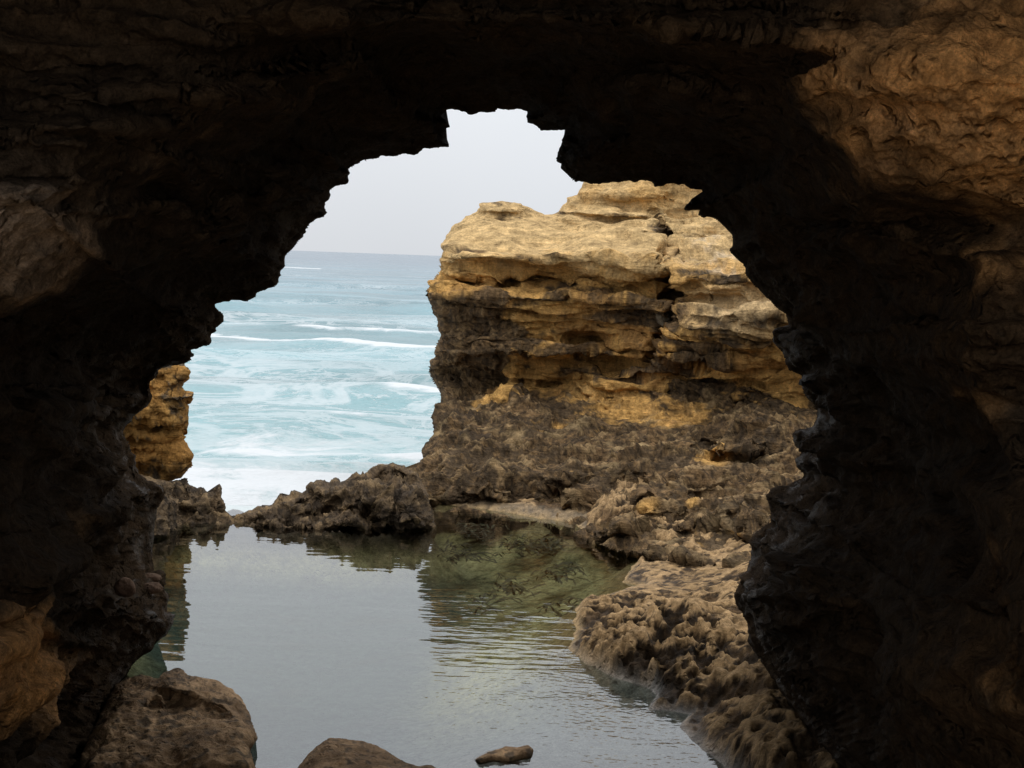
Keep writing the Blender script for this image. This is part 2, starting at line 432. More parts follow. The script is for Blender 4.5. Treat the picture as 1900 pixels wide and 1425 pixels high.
def cave_disp(P, X, Y, e):
    N_ = normals2d(P)
    att = (0.04 + 0.96 * sstep(0, 75, e)) * np.clip(P[..., 1] / 11.0, 0.4, 1.1)
    att2 = (0.10 + 0.90 * sstep(0, 30, e)) * np.clip(P[..., 1] / 11.0, 0.5, 1.1)
    w = fbm(P, 0.45, 3, seed=21)
    zz = P[..., 2] + 0.12 * w + 0.06 * P[..., 0]
    steep = np.clip(1.25 - 1.5 * np.abs(N_[..., 2]), 0.0, 1)
    S = np.stack([P[..., 0] * 0.35, P[..., 1] * 0.35, zz * 2.3], -1)
    st = np.tanh(2.6 * perlin(S, 31))
    big = fbm(P, 0.7, 4, 0.5, seed=41)
    p1, p2 = worley(aniso(P, 0.9, 0.9, 1.5) + 0.4 * w[..., None], 45)
    S2 = np.stack([P[..., 0] * 0.9, P[..., 1] * 0.9, zz * 6.5], -1)
    d1 = 0.26 * big + 0.20 * st * steep + 0.20 * (np.clip(p2 - p1, 0, 0.5) - 0.2) + 0.07 * np.tanh(3.5 * perlin(S2, 33)) * steep
    P = P + N_ * (d1 * att)[..., None]
    N_ = normals2d(P)
    rg = ridged(aniso(P, 1, 1, 1.7), 2.1, 5, 0.6, seed=51)
    f1, f2 = worley(aniso(P, 3.6, 3.6, 4.6) + 0.5 * w[..., None], 61)
    pits = sstep(0.55, 0.12, f1) * sstep(-0.15, 0.25, fbm(P, 0.9, 2, seed=71))
    fine = fbm(P, 9.0, 3, 0.6, seed=81)
    vd = CAM - P; vd = vd / np.linalg.norm(vd, axis=-1, keepdims=True)
    facing = np.clip((N_ * vd).sum(-1) * 1.6, 0, 1)
    calm = 1 - 0.2 * sstep(11, 6, P[..., 1])
    d2 = ((0.13 * (rg - 0.45) - 0.07 * pits) * (0.4 + 0.6 * facing) + 0.045 * fine * (0.3 + 0.7 * facing)) * calm
    near = sstep(11, 6, P[..., 1])
    lam = ridged(aniso(P, 1, 1, 1.3), 5.5, 4, 0.6, seed=85)
    q1, q2 = worley(P * 7.0, 89); crumb = sstep(0.55, 0.15, q1)
    d2 = d2 + near * (0.3 + 0.7 * facing) * (0.03 * fbm(P, 12.0, 4, 0.65, seed=83) + 0.04 * (lam - 0.4) - 0.045 * crumb + 0.09 * steep * np.tanh(5 * perlin(np.stack([P[..., 0] * 1.2, P[..., 1] * 1.2, zz * 8.0], -1), 86)))
    rimd = np.exp(-e / 45.0) * (0.05 * fbm(P, 7.0, 4, 0.65, seed=87) + 0.05 * (ridged(aniso(P, 1, 1, 2.0), 5.0, 4, 0.6, seed=88) - 0.4))
    P = P + N_ * (d2 * att2 + rimd * (0.35 + 0.65 * sstep(0, 10, e)))[..., None]
    # colour of the stone: ochre limestone, iron stains, black algal crust thickened as painted shade, wet along the sea side
    n1 = fbm(P, 0.8, 4, 0.55, seed=91); n2 = fbm(P, 3.0, 4, 0.6, seed=95)
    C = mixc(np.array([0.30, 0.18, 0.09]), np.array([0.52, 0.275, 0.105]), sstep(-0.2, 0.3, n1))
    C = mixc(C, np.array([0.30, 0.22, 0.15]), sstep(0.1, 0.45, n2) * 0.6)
    crust_shade = sstep(-0.28, 0.26, fbm(aniso(P, 1, 1, 1.5), 1.1, 4, 0.6, seed=99) + 0.34 - 0.85 * blob(X, Y, 1830, 150, 360, 290, 0, 1.0) - 0.35 * blob(X, Y, 1870, 560, 130, 200, 0, 1.0) - 0.55 * blob(X, Y, 40, 450, 260, 160, 0, 1.0) - 0.95 * blob(X, Y, 40, 1230, 160, 130, 0, 0.9)
                  + 0.6 * np.exp(-e / 150.0) + 0.35 * blob(X, Y, 1640, 850, 150, 560, 0, 0.8) + 0.25 * sstep(350, 60, X) * sstep(1000, 800, Y) * 0.5)  # painted shade: thickened at the rim and right side, thinned where lit
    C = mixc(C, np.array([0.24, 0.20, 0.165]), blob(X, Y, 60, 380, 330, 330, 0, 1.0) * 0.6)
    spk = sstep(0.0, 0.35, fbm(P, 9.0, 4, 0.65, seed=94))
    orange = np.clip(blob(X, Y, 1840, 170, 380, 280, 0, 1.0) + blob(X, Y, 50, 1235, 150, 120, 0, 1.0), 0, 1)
    C = mixc(C, np.array([0.64, 0.305, 0.10]), orange * 0.75 * sstep(-.35, .15, n1 + 0.4 * n2))  # orange stone, painted brighter on the faces that catch light
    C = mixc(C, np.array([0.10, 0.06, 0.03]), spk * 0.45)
    C = mixc(C, np.array([0.030, 0.020, 0.012]), crust_shade * 0.95)
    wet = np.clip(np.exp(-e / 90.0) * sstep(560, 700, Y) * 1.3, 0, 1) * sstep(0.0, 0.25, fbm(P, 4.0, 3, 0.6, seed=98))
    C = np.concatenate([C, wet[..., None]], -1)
    return P, C

def axis(a0, a1, b0, b1, step, coarse):
    lo = [a0]; 
    fine = np.arange(a0, a1, step)
    l = []; x = a0; s = step
    while x > b0: s = min(s * 1.22, coarse); x -= s; l.append(x)
    h = []; x = fine[-1]; s = step
    while x < b1: s = min(s * 1.22, coarse); x += s; h.append(x)
    return np.concatenate([np.array(l[::-1]), fine, np.array(h)])

gx = axis(-25, 1925, -700, 2600, 2.75, 90); gy = axis(-25, 1450, -600, 2250, 2.75, 90)
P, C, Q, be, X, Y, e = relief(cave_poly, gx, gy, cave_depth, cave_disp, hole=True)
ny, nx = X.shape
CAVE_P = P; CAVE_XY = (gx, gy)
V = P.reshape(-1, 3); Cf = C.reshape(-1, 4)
ii = np.arange(ny * nx); col_i = ii % nx; row_i = ii // nx
border = (col_i == 0) | (col_i == nx - 1) | (row_i == 0) | (row_i == ny - 1)
bm_out = border[be[:, 0]] & border[be[:, 1]]
rim_e = be[~bm_out]; out_e = be[bm_out & ~((row_i[be[:, 0]] == ny - 1) & (row_i[be[:, 1]] == ny - 1))]
# seaward face behind the rim
allV = [V]; allC = [Cf]; Qs = []; reg = []
bv = np.unique(rim_e); idx = np.full(len(V), -1, np.int64); idx[bv] = np.arange(len(bv))
base = V[bv]; bpx, bpy_ = project(base)
ddx = bpx - 880; ddy = bpy_ - 720; ll = np.hypot(ddx, ddy)
prev = bv; n0 = len(V)
qc = V[Q].mean(1); qx, qy = X.ravel()[Q].mean(1), Y.ravel()[Q].mean(1)
for off, dy in [(3, 0.25), (10, 0.6), (30, 1.0), (80, 1.3), (160, 1.3), (240, 0.9), (310, 0.0)]:
    r = at(bpx + ddx / ll * off, bpy_ + ddy / ll * off, base[:, 1] + dy)
    r = r + (0.12 * min(1, off / 30)) * np.stack([fbm(r, 0.8, 3, seed=5), fbm(r, 0.8, 3, seed=6), fbm(r, 0.8, 3, seed=7)], -1)
    allV.append(r); allC.append(Cf[bv]); cur = n0 + np.arange(len(bv)); n0 += len(bv)
    a = idx[rim_e[:, 0]]; b = idx[rim_e[:, 1]]
    Qs.append(np.stack([prev[b], prev[a], cur[a], cur[b]], -1)); prev = cur
# the cave goes on past the viewer and opens behind
bv = np.unique(out_e); idx = np.full(len(V), -1, np.int64); idx[bv] = np.arange(len(bv)); base = V[bv]; prev = bv
TUBE_BACK = 1.0
for t in (0.25, 0.5, 0.75, 1.0):
    r = base.copy()
    r[:, 1] = base[:, 1] * (1 - t) + TUBE_BACK * t
    r[:, 0] = base[:, 0] * (1 + 0.3 * t); r[:, 2] = 4 + (base[:, 2] - 4) * (1 + 0.3 * t)
    r = r + 0.25 * np.stack([fbm(r, 0.5, 3, seed=15), fbm(r, 0.5, 3, seed=16), fbm(r, 0.5, 3, seed=17)], -1)
    allV.append(r); allC.append(Cf[bv]); cur = n0 + np.arange(len(bv)); n0 += len(bv)
    a = idx[out_e[:, 0]]; b = idx[out_e[:, 1]]
    Qs.append(np.stack([prev[b], prev[a], cur[a], cur[b]], -1)); prev = cur
V = np.concatenate(allV); Cf = np.concatenate(allC); QX = np.concatenate(Qs)
qpx, qpy = qx, qy
wob = 40 * np.sin(qpx * 0.013) + 30 * np.sin(qpy * 0.017)
rid = np.where(qpy + wob < 330, 0, np.where(qpx + wob < 850, 1, 2))
QXm = V[QX].mean(1)
ridx = np.where((QXm[:, 2] > 5.6) & (np.abs(QXm[:, 0]) < 4), 0, np.where(QXm[:, 0] < 0, 1, 2))
QA = np.concatenate([Q, QX]); RA = np.concatenate([rid, ridx])
cave = empty('sea_cave', (0, 8, 0))
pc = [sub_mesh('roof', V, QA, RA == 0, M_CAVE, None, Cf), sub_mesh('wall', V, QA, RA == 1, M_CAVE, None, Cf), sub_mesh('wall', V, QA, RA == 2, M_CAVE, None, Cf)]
adopt(pc, cave)
tag(cave, 'dark limestone cave whose jagged arch frames the pool and the sea', 'cave')
pc[0]['label'] = 'dark rough roof of the arch over the sky gap'
pc[1]['label'] = 'dark cave side with a wet ledge and loose cobbles'
pc[2]['label'] = 'cave side with wet black knobs below and rusty orange stone above'

# ================================================================== rock stack
ST = [(700,1000),(700,885),(745,872),(771,866),(782,853),(783,833),(793,822),(798,811),(803,799),(803,781),(800,772),(815,754),(819,738),(816,724),(806,710),(794,689),(797,672),(806,663),(807,650),(814,637),
 (818,626),(818,620),(813,607),(812,593),(806,580),(803,568),(796,560),(788,544),(788,536),(796,531),(792,523),(804,518),(806,514),(811,507),(814,492),(812,487),(818,474),(823,466),(818,458),
 (817,453),(823,449),(828,436),(839,422),(863,406),(866,402),(885,392),(891,384),(889,379),(894,378),(918,376),(931,374),(938,376),(967,378),(968,381),(981,386),(1000,394),(1011,398),(1025,397),
 (1035,391),(1041,381),(1051,375),(1052,366),(1071,362),(1074,354),(1080,346),(1085,338),(1092,326),(1115,316),(1180,308),(1280,312),(1360,330),(1460,380),(1600,470),(1680,640),(1690,900)]
ST_B = [(1690,1060),(1400,1060),(1250,1048),(1160,1026),(1080,1005),(1000,975),(900,965),(800,960)]
st_edge = rough_line(ST, 1.3, 4.0, 13, closed=False)
st_poly = np.concatenate([st_edge, np.array(ST_B, float)])
PROF_Y = [300, 345, 390, 402, 420, 445, 468, 480, 492, 508, 522, 540, 552, 575, 600, 640, 658, 670, 700, 735, 755, 790, 830, 860, 872, 900, 930, 950, 975, 1020, 1060]
PROF_D = [36.4, 35.6, 34.8, 34.5, 33.6, 32.1, 30.6, 30.1, 30.3, 30.6, 30.6, 30.3, 29.85, 30.1, 30.3, 30.1, 29.7, 30.6, 30.8, 30.3, 29.6, 27.9, 26.3, 25.2, 24.6, 23.9, 23.0, 22.8, 22.0, 20.6, 19.6]
STACK_BLOBS = [ # x, y, rx, ry, rot, metres towards viewer, soft
    (1310, 470, 70, 60, 0, 0.2, 1.0), 
    (1350, 580, 100, 62, 5, 0.35, 0.4), (1340, 655, 110, 14, 3, -0.4, 0.6), (1130, 650, 70, 30, 4, -0.5, 0.6), (1085, 630, 40, 16, 0, -0.35, 0.6),
    (945, 521, 26, 13, 6, -0.6, 0.4), (1010, 525, 60, 11, 4, -0.45, 0.5), (868, 522, 22, 4, 0, -0.4, 0.5), (1120, 500, 110, 22, 12, 0.3, 0.9), (1150, 470, 90, 30, 10, 0.3, 0.6),
    (870, 705, 85, 34, 0, -0.55, 0.4), (940, 715, 16, 45, 25, 0.3, 0.6), (1050, 712, 46, 26, -4, -0.25, 0.5), (1180, 700, 100, 25, -8, 0.35, 0.5),
    (1370, 828, 55, 12, -6, 0.6, 0.35), (1372, 846, 45, 10, -4, -0.35, 0.6), (1315, 835, 35, 20, 30, -0.3, 0.5), (1400, 700, 110, 40, 15, 0.3, 0.5),
    (1230, 925, 46, 34, 0, 0.5, 0.4), (1290, 960, 70, 26, -10, 0.5, 0.4), (1180, 965, 50, 22, -20, 0.6, 0.4), (1120, 975, 30, 22, 0, 0.5, 0.4), (1380, 960, 50, 40, 0, 0.6, 0.4), (1300, 890, 60, 24, -14, 0.4, 0.4),
    (1170, 900, 30, 28, 0, -0.35, 0.4), (1050, 880, 60, 20, -6, 0.3, 0.5), (930, 385, 50, 12, 0, 0.3, 0.5), (1140, 396, 100, 8, 3, 0.35, 0.5),
    (1000, 420, 150, 14, 4, -0.30, 0.7), (1200, 425, 40, 12, -25, 0.3, 0.6), (1180, 360, 60, 16, 0, 0.2, 0.6), (880, 900, 60, 24, 0, 0.2, 0.5)]

CRACK = [(1215, 400), (1238, 435), (1246, 480), (1240, 520), (1250, 560), (1238, 610), (1205, 660)]
def stack_depth(X, Y, e0):
    e, _, _ = seg_dist(X, Y, ST, closed=False)
    e = np.where(e0 <= 0, 0, e)
    q = np.stack([X * 0.004, Y * 0.0, np.zeros_like(X)], -1)
    yw = Y - 0.012 * (X - 1000) + 14 * perlin(q, 3) + 6 * perlin(q * 3.1, 4) - 28 * sstep(1215, 1260, X) * sstep(700, 560, Y)
    d = np.interp(yw, PROF_Y, PROF_D)
    d = d - (1.6 + 2.0 * sstep(900, 700, Y)) * sstep(1000, 1550, X) - 0.35 * sstep(1080, 1200, X) * sstep(820, 960, Y)
    d = d + 0.35 * sstep(940, 800, X)
    t = np.clip(1 - e / (34.0 + 30.0 * sstep(480, 620, Y)), 0, 1)
    d = d + 1.4 * (0.8 + 0.6 * sstep(480, 620, Y)) * (1 - np.sqrt(np.clip(1 - t * t, 0, 1)))
    cd, _, _ = seg_dist(X + 5 * perlin(q * 8 + np.stack([X * 0, Y * 0.03, X * 0], -1), 9), Y, CRACK, closed=False)
    d = d + 0.6 * np.exp(-(cd / 9.0) ** 2) + 0.15 * np.exp(-(cd / 22.0) ** 2)
    d = d + 0.5 * sstep(900, 938, Y) * sstep(1120, 1030, X)
    jx = np.interp(Y, [395, 435, 480, 520, 560, 610, 660], [1222, 1244, 1250, 1244, 1254, 1242, 1210]) + 6 * perlin(np.stack([X * 0, Y * 0.06, X * 0 + 3.3], -1), 12)
    d = d - 0.75 * sstep(-3, 4, X - jx) * sstep(390, 430, Y) * sstep(690, 640, Y)
    for (cx, cy, rx, ry, rot, mm_, so_) in STACK_BLOBS:
        d = d - mm_ * (1.35 if cy < 860 else 1.0) * blob(X, Y, cx, cy, rx, ry, rot, so_)
    return np.minimum(d, np.where(Y > 900, depth_z(X, Y, -0.25), 1e9))

def stack_disp(P, X, Y, e):
    e, _, _ = seg_dist(X, Y, ST, closed=False)
    att = 0.25 + 0.75 * sstep(0, 14, e)
    KS = 1.25; P = P / KS                                  # same relief, a quarter larger
    N_ = normals2d(P)
    smooth_top = sstep(500, 462, Y + 0.02 * (X - 1000)) * (1 - sstep(1200, 1260, X))
    karst = sstep(700, 790, Y + 40 * perlin(P * 0.8, 8)) + 0.55 * sstep(535, 570, Y) * sstep(1010, 930, X)
    karst = np.clip(karst, 0, 1)
    w = fbm(P, 0.6, 3, seed=121)
    zz = P[..., 2] + 0.10 * w + 0.02 * P[..., 0]
    st = np.tanh(4.5 * perlin(np.stack([P[..., 0] * 0.42, P[..., 1] * 0.42, zz * 4.2], -1), 131))
    st2 = np.tanh(4.0 * perlin(np.stack([P[..., 0] * 0.8, P[..., 1] * 0.8, zz * 10.0], -1), 133)) + 0.5 * np.tanh(3.0 * perlin(np.stack([P[..., 0] * 1.5, P[..., 1] * 1.5, zz * 21.0], -1), 135))
    layered = (1 - karst * 0.75)
    d1 = 0.15 * fbm(P, 0.9, 3, seed=141) + (0.10 * st + 0.075 * st2) * layered * (1 - 0.5 * smooth_top)
    P = P + N_ * (d1 * att)[..., None]
    N_ = normals2d(P)
    f1, f2 = worley(aniso(P, 3.0, 3.0, 4.4) + 0.6 * w[..., None], 161)
    pits = sstep(0.60, 0.10, f1)
    pmask = sstep(-0.05, 0.25, fbm(P, 1.0, 2, seed=171)) * (1 - 0.5 * smooth_top) * (1 - karst)
    rg = ridged(aniso(P, 1.0, 1.0, 0.8), 1.7, 5, 0.6, seed=151)
    g1, g2 = worley(aniso(P, 2.3, 2.3, 1.9) + 0.7 * w[..., None], 163)
    b1, b2 = worley(aniso(P, 0.9, 0.9, 1.3) + 0.5 * w[..., None], 167)
    fine = fbm(P, 6.0, 4, 0.65, seed=181)
    k1, k2 = worley(P * np.array([7.0, 7.0, 9.0]) + 0.8 * w[..., None], 165)
    d2 = -0.11 * pits * pmask + karst * (0.30 * (rg - 0.4) + 0.28 * (g1 - 0.45) + 0.45 * (b2 - b1 - 0.25)) + (0.07 - 0.045 * smooth_top - 0.02 * karst) * fine + 0.05 * (1 - karst) * (rg - 0.4) - 0.05 * sstep(0.5, 0.1, k1) * (0.25 + 0.75 * karst) * (1 - 0.7 * smooth_top)
    P = P + N_ * (d2 * (0.35 + 0.65 * att) * (0.2 + 0.8 * facing_of(P * KS, N_)))[..., None]
    # ---- colour
    n1 = fbm(P, 0.9, 4, 0.55, seed=191); n2 = fbm(aniso(P, 1, 1, 2.2), 2.2, 4, 0.6, seed=195); n3 = fbm(P, 6.0, 3, 0.6, seed=197)
    C = np.broadcast_to(PALE, P.shape).copy()
    C = mixc(C, OCHRE, sstep(455, 520, Y + 60 * n2))
    C = mixc(C, OCHRE * 1.08, 0.5 * blob(X, Y, 1170, 365, 110, 30) * sstep(-.2, .2, n1))
    C = mixc(C, np.array([0.46, 0.36, 0.24]), blob(X, Y, 1330, 470, 90, 60) * sstep(-.1, .3, n2) * 0.8)
    C = mixc(C, np.array([0.53, 0.39, 0.22]), blob(X, Y, 1370, 570, 120, 50) * 0.7)
    C = mixc(C, RUST, sstep(0.0, 0.35, n1 + 0.15 * blob(X, Y, 1130, 610, 120, 70)) * sstep(500, 560, Y) * 0.75)
    # black crust
    cr = -0.55 + 0.55 * sstep(505, 575, Y) + 0.35 * sstep(1030, 900, X) * sstep(530, 560, Y) + 0.42 * sstep(640, 810, Y + 150 * n1 + 60 * n2) - 0.25 * sstep(1230, 1280, X) * sstep(660, 600, Y) * sstep(500, 520, Y)
    for (cx, cy, rx, ry, rot, a) in [(985, 592, 70, 12, 6, -.7), (1075, 600, 60, 14, 5, -.6), (1060, 570, 130, 16, 3, -.35), (1130, 640, 120, 45, 0, -.4), (900, 735, 40, 16, -25, -.8), (945, 710, 22, 45, 25, -.9), (985, 700, 12, 40, 20, -.6),
            (1050, 712, 52, 26, -5, -.95), (1010, 690, 30, 20, 0, -.5), (1180, 718, 110, 20, -12, -.75), (1420, 665, 80, 26, 8, -.8), (1400, 700, 100, 22, 12, -.6), (1460, 715, 45, 26, 20, -.8), (1280, 770, 60, 22, -20, -.55),
            (1320, 850, 30, 18, 0, -.7), (1190, 760, 60, 22, 30, -.45), (945, 402, 40, 12, 15, .62), (1140, 398, 120, 9, 4, .62), (1230, 430, 34, 16, 20, .8), (1020, 392, 40, 6, 8, .5), (930, 378, 44, 3, 0, .7), (850, 462, 60, 7, 4, .5), (1330, 512, 110, 12, 8, .7),
            (860, 700, 90, 40, 0, .5), (1330, 660, 110, 18, 4, .35), (905, 462, 60, 6, 3, .35), (990, 478, 130, 7, 3, .45), (1100, 650, 50, 22, 0, .5), (1345, 870, 110, 16, 0, .3), (1350, 800, 110, 30, 0, .35)]:
        cr = cr + a * (1.45 if a < 0 else 1.0) * blob(X, Y, cx, cy, rx, ry, rot, 0.8)
    nl = perlin(np.stack([P[..., 0] * .5, P[..., 1] * .5, zz * 6.5], -1), 193)
    cr = cr + 0.10 * sstep(475, 500, Y) * sstep(680, 620, Y) + 0.46 * nl * sstep(455, 500, Y) * (1 - karst) + 0.30 * n1 * sstep(500, 560, Y) + 0.05 * sstep(470, 520, Y)
    crust_shade = sstep(-0.18, 0.18, cr + 0.75 * n2 + 0.32 * n3)
    n4 = fbm(P, 13.0, 3, 0.65, seed=199)
    dk = mixc(DARK * 0.75, np.array([0.135, 0.084, 0.042]), sstep(-0.2, 0.35, n1 * 0.6 + n3 * 0.6 + n4 * 0.7))
    cd, _, _ = seg_dist(X, Y, CRACK, closed=False)
    crust_shade = np.clip(crust_shade + sstep(8, 1, cd + 16 * n2) * sstep(-.2, .15, n2 + n3), 0, 1)  # colour also darkened along the crack
    C = mixc(C, dk, crust_shade * 0.94)
    # worn pale crests of the karst
    crest = sstep(0.45, 0.8, rg + 0.35 * n3 + 0.3 * n4) * karst
    C = mixc(C, np.broadcast_to(TAN, P.shape), crest * 0.6 * sstep(-.35, .1, n1 + n2 * .5))
    C = C * (1 + (0.26 + 0.26 * karst) * np.clip(n4 * 1.7, -1, 1) * (1 - 0.4 * smooth_top))[..., None]
    drip = perlin(aniso(P, 2.6, 1.2, 0.45) + 0.3 * n1[..., None], 198)
    C = mixc(C, np.array([0.36, 0.25, 0.125]), sstep(0.22, 0.5, drip + 0.3 * n3) * karst * 0.6 * sstep(-.2, .2, n2))
    C = mixc(C, DARK * 0.6, sstep(0.12, 0.4, fbm(P, 1.6, 4, 0.6, seed=196)) * karst * 0.75)
    ap = sstep(1080, 1250, X) * sstep(900, 990, Y)
    C = mixc(C, np.array([0.20, 0.14, 0.08]), ap * 0.3 * sstep(-.2, .3, n2))
    for (cx, cy, r) in [(1330, 852, 16), (1285, 938, 9), (1205, 948, 8), (1362, 985, 7)]:
        C = mixc(C, OCHRE * 1.1, blob(X, Y, cx, cy, r * 1.8, r, -10, .7) * 0.8)
    return P * KS, np.concatenate([C, np.zeros(P.shape[:-1] + (1,))], -1)

gx = np.arange(690, 1700, 1.75); gx = gx[gx < 1530]; gx = np.concatenate([gx, np.arange(1533, 1700, 8)])
gy = np.concatenate([np.arange(302, 740, 1.75), np.arange(740, 960, 0.95), np.arange(960, 1064, 1.75)])
P, C, Q, be, X, Y, e = relief(st_poly, gx, gy, stack_depth, stack_disp)
STACK_P = P; STACK_XY = (gx, gy)
qx, qy = X.ravel()[Q].mean(1), Y.ravel()[Q].mean(1)
be = be[Y.ravel()[be].max(1) < 955]
V, Cf, Qs = close_back(P, C, Q, be, [(0.995, 0.06), (0.97, 0.2), (0.88, 0.5), (0.65, 0.8), (0.2, 1.0)], (1200, 700), far=42.0)
QX = np.concatenate(Qs[1:])
wv = 10 * np.sin(qx * 0.02) + 6 * np.sin(qx * 0.07)
reg = np.full(len(Q), 3)
reg[qy < 540 + wv] = 2
reg[qy < 470 + wv * 0.8] = 1
reg[qy < 400 + wv * 0.3] = 0
reg[(qx > 1245 + 0.15 * (qy - 500) + wv * 0.4) & (qy < 660 + wv)] = 4
reg[qy > 762 + wv] = 5
reg[(qy > 862 + wv) & (qx < 1090 + wv)] = 6
reg[(qy > 885 + wv) & (qx >= 1090 + wv)] = 7
regx = np.full(len(QX), 3)
stack = empty('rock_stack', tuple(at(1150, 950, 24.0)))
names = [('summit', 'two pale blocky knobs with a saddle between them'), ('upper_slope', 'smooth pale sandy limestone slope'), ('ledge_band', 'ochre layered ledges with small hollows'),
         ('wall', 'dark crusted wall with yellow streaks'), ('buttress', 'honeycombed tan buttress past the vertical crack'), ('lower_slope', 'rough dark brown karst slope'),
         ('base_ledge', 'fluted dark wall above the pool edge'), ('rubble_apron', 'knobbly brown rock apron')]
QA = np.concatenate([Q, QX]); RA = np.concatenate([reg, regx])
pc = []
for k, (nm, lb) in enumerate(names):
    o = sub_mesh(nm, V, QA, RA == k, M_STACK, None, Cf); o['label'] = lb; pc.append(o)
adopt(pc, stack)
tag(stack, 'tall layered limestone stack, pale ochre above and dark crusted below', 'rock stack')

# ------------------------------------------------------------------ smaller rocks built the same way
def simple_disp(amp_r=0.2, fr=1.8, amp_s=0.1, amp_f=0.04, ff=9.0, cell=0.0, fc=3.0, colf=None, edge=10, seed=0, strata=3.4):
    def f(P, X, Y, e):
        N_ = normals2d(P); att = 0.3 + 0.7 * sstep(0, edge, e)
        w = fbm(P, 0.8, 2, seed=seed + 1)
        st = np.tanh(3 * perlin(np.stack([P[..., 0] * .5, P[..., 1] * .5, (P[..., 2] + .08 * w) * strata], -1), seed + 2))
        P = P + N_ * ((0.10 * w + amp_s * st) * att)[..., None]
        N_ = normals2d(P)
        rg = ridged(P, fr, 5, 0.6, seed=seed + 3)
        fine = fbm(P, ff, 3, 0.6, seed=seed + 5)
        d = amp_r * (rg - 0.45) + amp_f * fine
        if cell:
            g1, g2 = worley(P * fc + 0.5 * w[..., None], seed + 7)
            d = d + cell * (g1 - 0.45)
        P = P + N_ * (d * att * (0.4 + 0.6 * facing_of(P, N_)))[..., None]
        C = colf(P, X, Y, rg, fine)
        if C.shape[-1] == 3: C = np.concatenate([C, np.zeros(C.shape[:-1] + (1,))], -1)
        return P, C
    return f

def rock_thing(name, label, cat, pts, step, depth_fn, disp, mat, rings, centre, fray=1.2, parts=None, seed=1):
    poly = rough_line(pts, fray, 4.0, seed)
    lo = poly.min(0); hi = poly.max(0)
    gx = np.arange(lo[0] - 2 * step, hi[0] + 3 * step, step); gy = np.arange(lo[1] - 2 * step, hi[1] + 3 * step, step)
    P, C, Q, be, X, Y, e = relief(poly, gx, gy, depth_fn, disp)
    V, Cf, Qs = close_back(P, C, Q, be, rings, centre)
    QA = np.concatenate(Qs)
    if not parts:
        return tag(sub_mesh(name, V, QA, np.ones(len(QA), bool), mat, None, Cf), label, cat)
    qx, qy = X.ravel()[Q].mean(1), Y.ravel()[Q].mean(1)
    reg = np.concatenate([parts[0](qx, qy), np.zeros(len(QA) - len(Q), int)])
    root = empty(name, tuple(V[np.unique(QA)].mean(0) * np.array([1, 1, 0]) ))
    ps = []
    for k, (nm, lb) in enumerate(parts[1]):
        o = sub_mesh(nm, V, QA, reg == k, mat, None, Cf)
        if lb: o['label'] = lb
        ps.append(o)
    adopt(ps, root)
    return tag(root, label, cat)

def karst_col(P, X, Y, rg, fine):
    n = fbm(P, 1.2, 4, 0.6, seed=300); n2 = fbm(P, 5.0, 3, .6, seed=305)
    n3 = fbm(P, 14.0, 3, .65, seed=307)
    C = mixc(np.array([0.050, 0.036, 0.024]), np.array([0.15, 0.10, 0.055]), sstep(-0.25, 0.3, n * .5 + 0.5 * n2 + .6 * n3))
    C = mixc(C, np.array([0.29, 0.195, 0.10]), sstep(0.5, 0.9, rg + 0.35 * n2) * 0.65)
    C = mixc(C, np.array([0.28, 0.18, 0.08]), sstep(0.2, 0.45, n) * 0.5)
    return C

# pillar of the headland on the left
def pil_col(P, X, Y, rg, fine):
    n = fbm(P, 1.3, 4, .6, seed=310); n2 = fbm(P, 6, 3, .6, seed=315)
    C = mixc(np.array([0.40, 0.20, 0.055]), np.array([0.50, 0.28, 0.09]), sstep(-.2, .3, n))
    C = mixc(C, np.array([0.10, 0.072, 0.045]), sstep(-.05, .25, n + 0.7 * n2 - 0.12 + 0.35 * sstep(690, 675, Y) + .3 * blob(X, Y, 350, 735, 30, 10)))
    return C
PIL = [(331,672),(340,673),(341,681),(350,684),(345,691),(352,695),(350,703),(341,705),(341,711),(338,717),(345,724),(358,726),(361,735),(361,743),(348,749),(348,758),(347,771),(350,781),(350,788),
       (339,806),(341,817),(348,823),(353,831),(357,844),(353,852),(353,861),(346,876),(339,884),(334,889),(300,905),(200,910),(130,880),(120,760),(180,690),(290,655),(320,668)]
def pil_depth(X, Y, e):
    d = 22.0 - 0.0 * X + 0.010 * (X - 340) * 0
    d = d + 0.55 * np.maximum(0, 1 - e / 22.0) ** 2
    d = d + np.interp(Y, [650, 700, 735, 775, 790, 830, 850, 880, 910], [.4, .1, -.1, -.15, .2, .25, .2, .55, .9])
    d = d - 0.3 * blob(X, Y, 345, 734, 34, 13, 0, .9) - 0.3 * blob(X, Y, 340, 838, 34, 15, 0, .9) - .25 * blob(X, Y, 345, 690, 14, 12)
    d = d - 0.004 * np.clip(300 - X, 0, 200)
    return d
rock_thing('rock_pillar', 'orange weathered headland edge beside the sea, behind the cave side', 'cliff', PIL, 1.7, pil_depth,
           simple_disp(0.20, 2.0, 0.09, 0.08, 6.0, 0.16, 2.6, strata=8.0, colf=pil_col, seed=320, edge=8), M_STACK, [(0.98, 0.4), (0.9, 1.2), (0.6, 2.0), (0.2, 2.5)], (230, 790), 1.0, seed=4,
           parts=(lambda x, y: np.where(y > 785 + 6 * np.sin(x * .1), 1, 0), [('upper_wall', 'orange pitted upper face'), ('lower_wall', 'brown shaded lower face with an undercut')]))

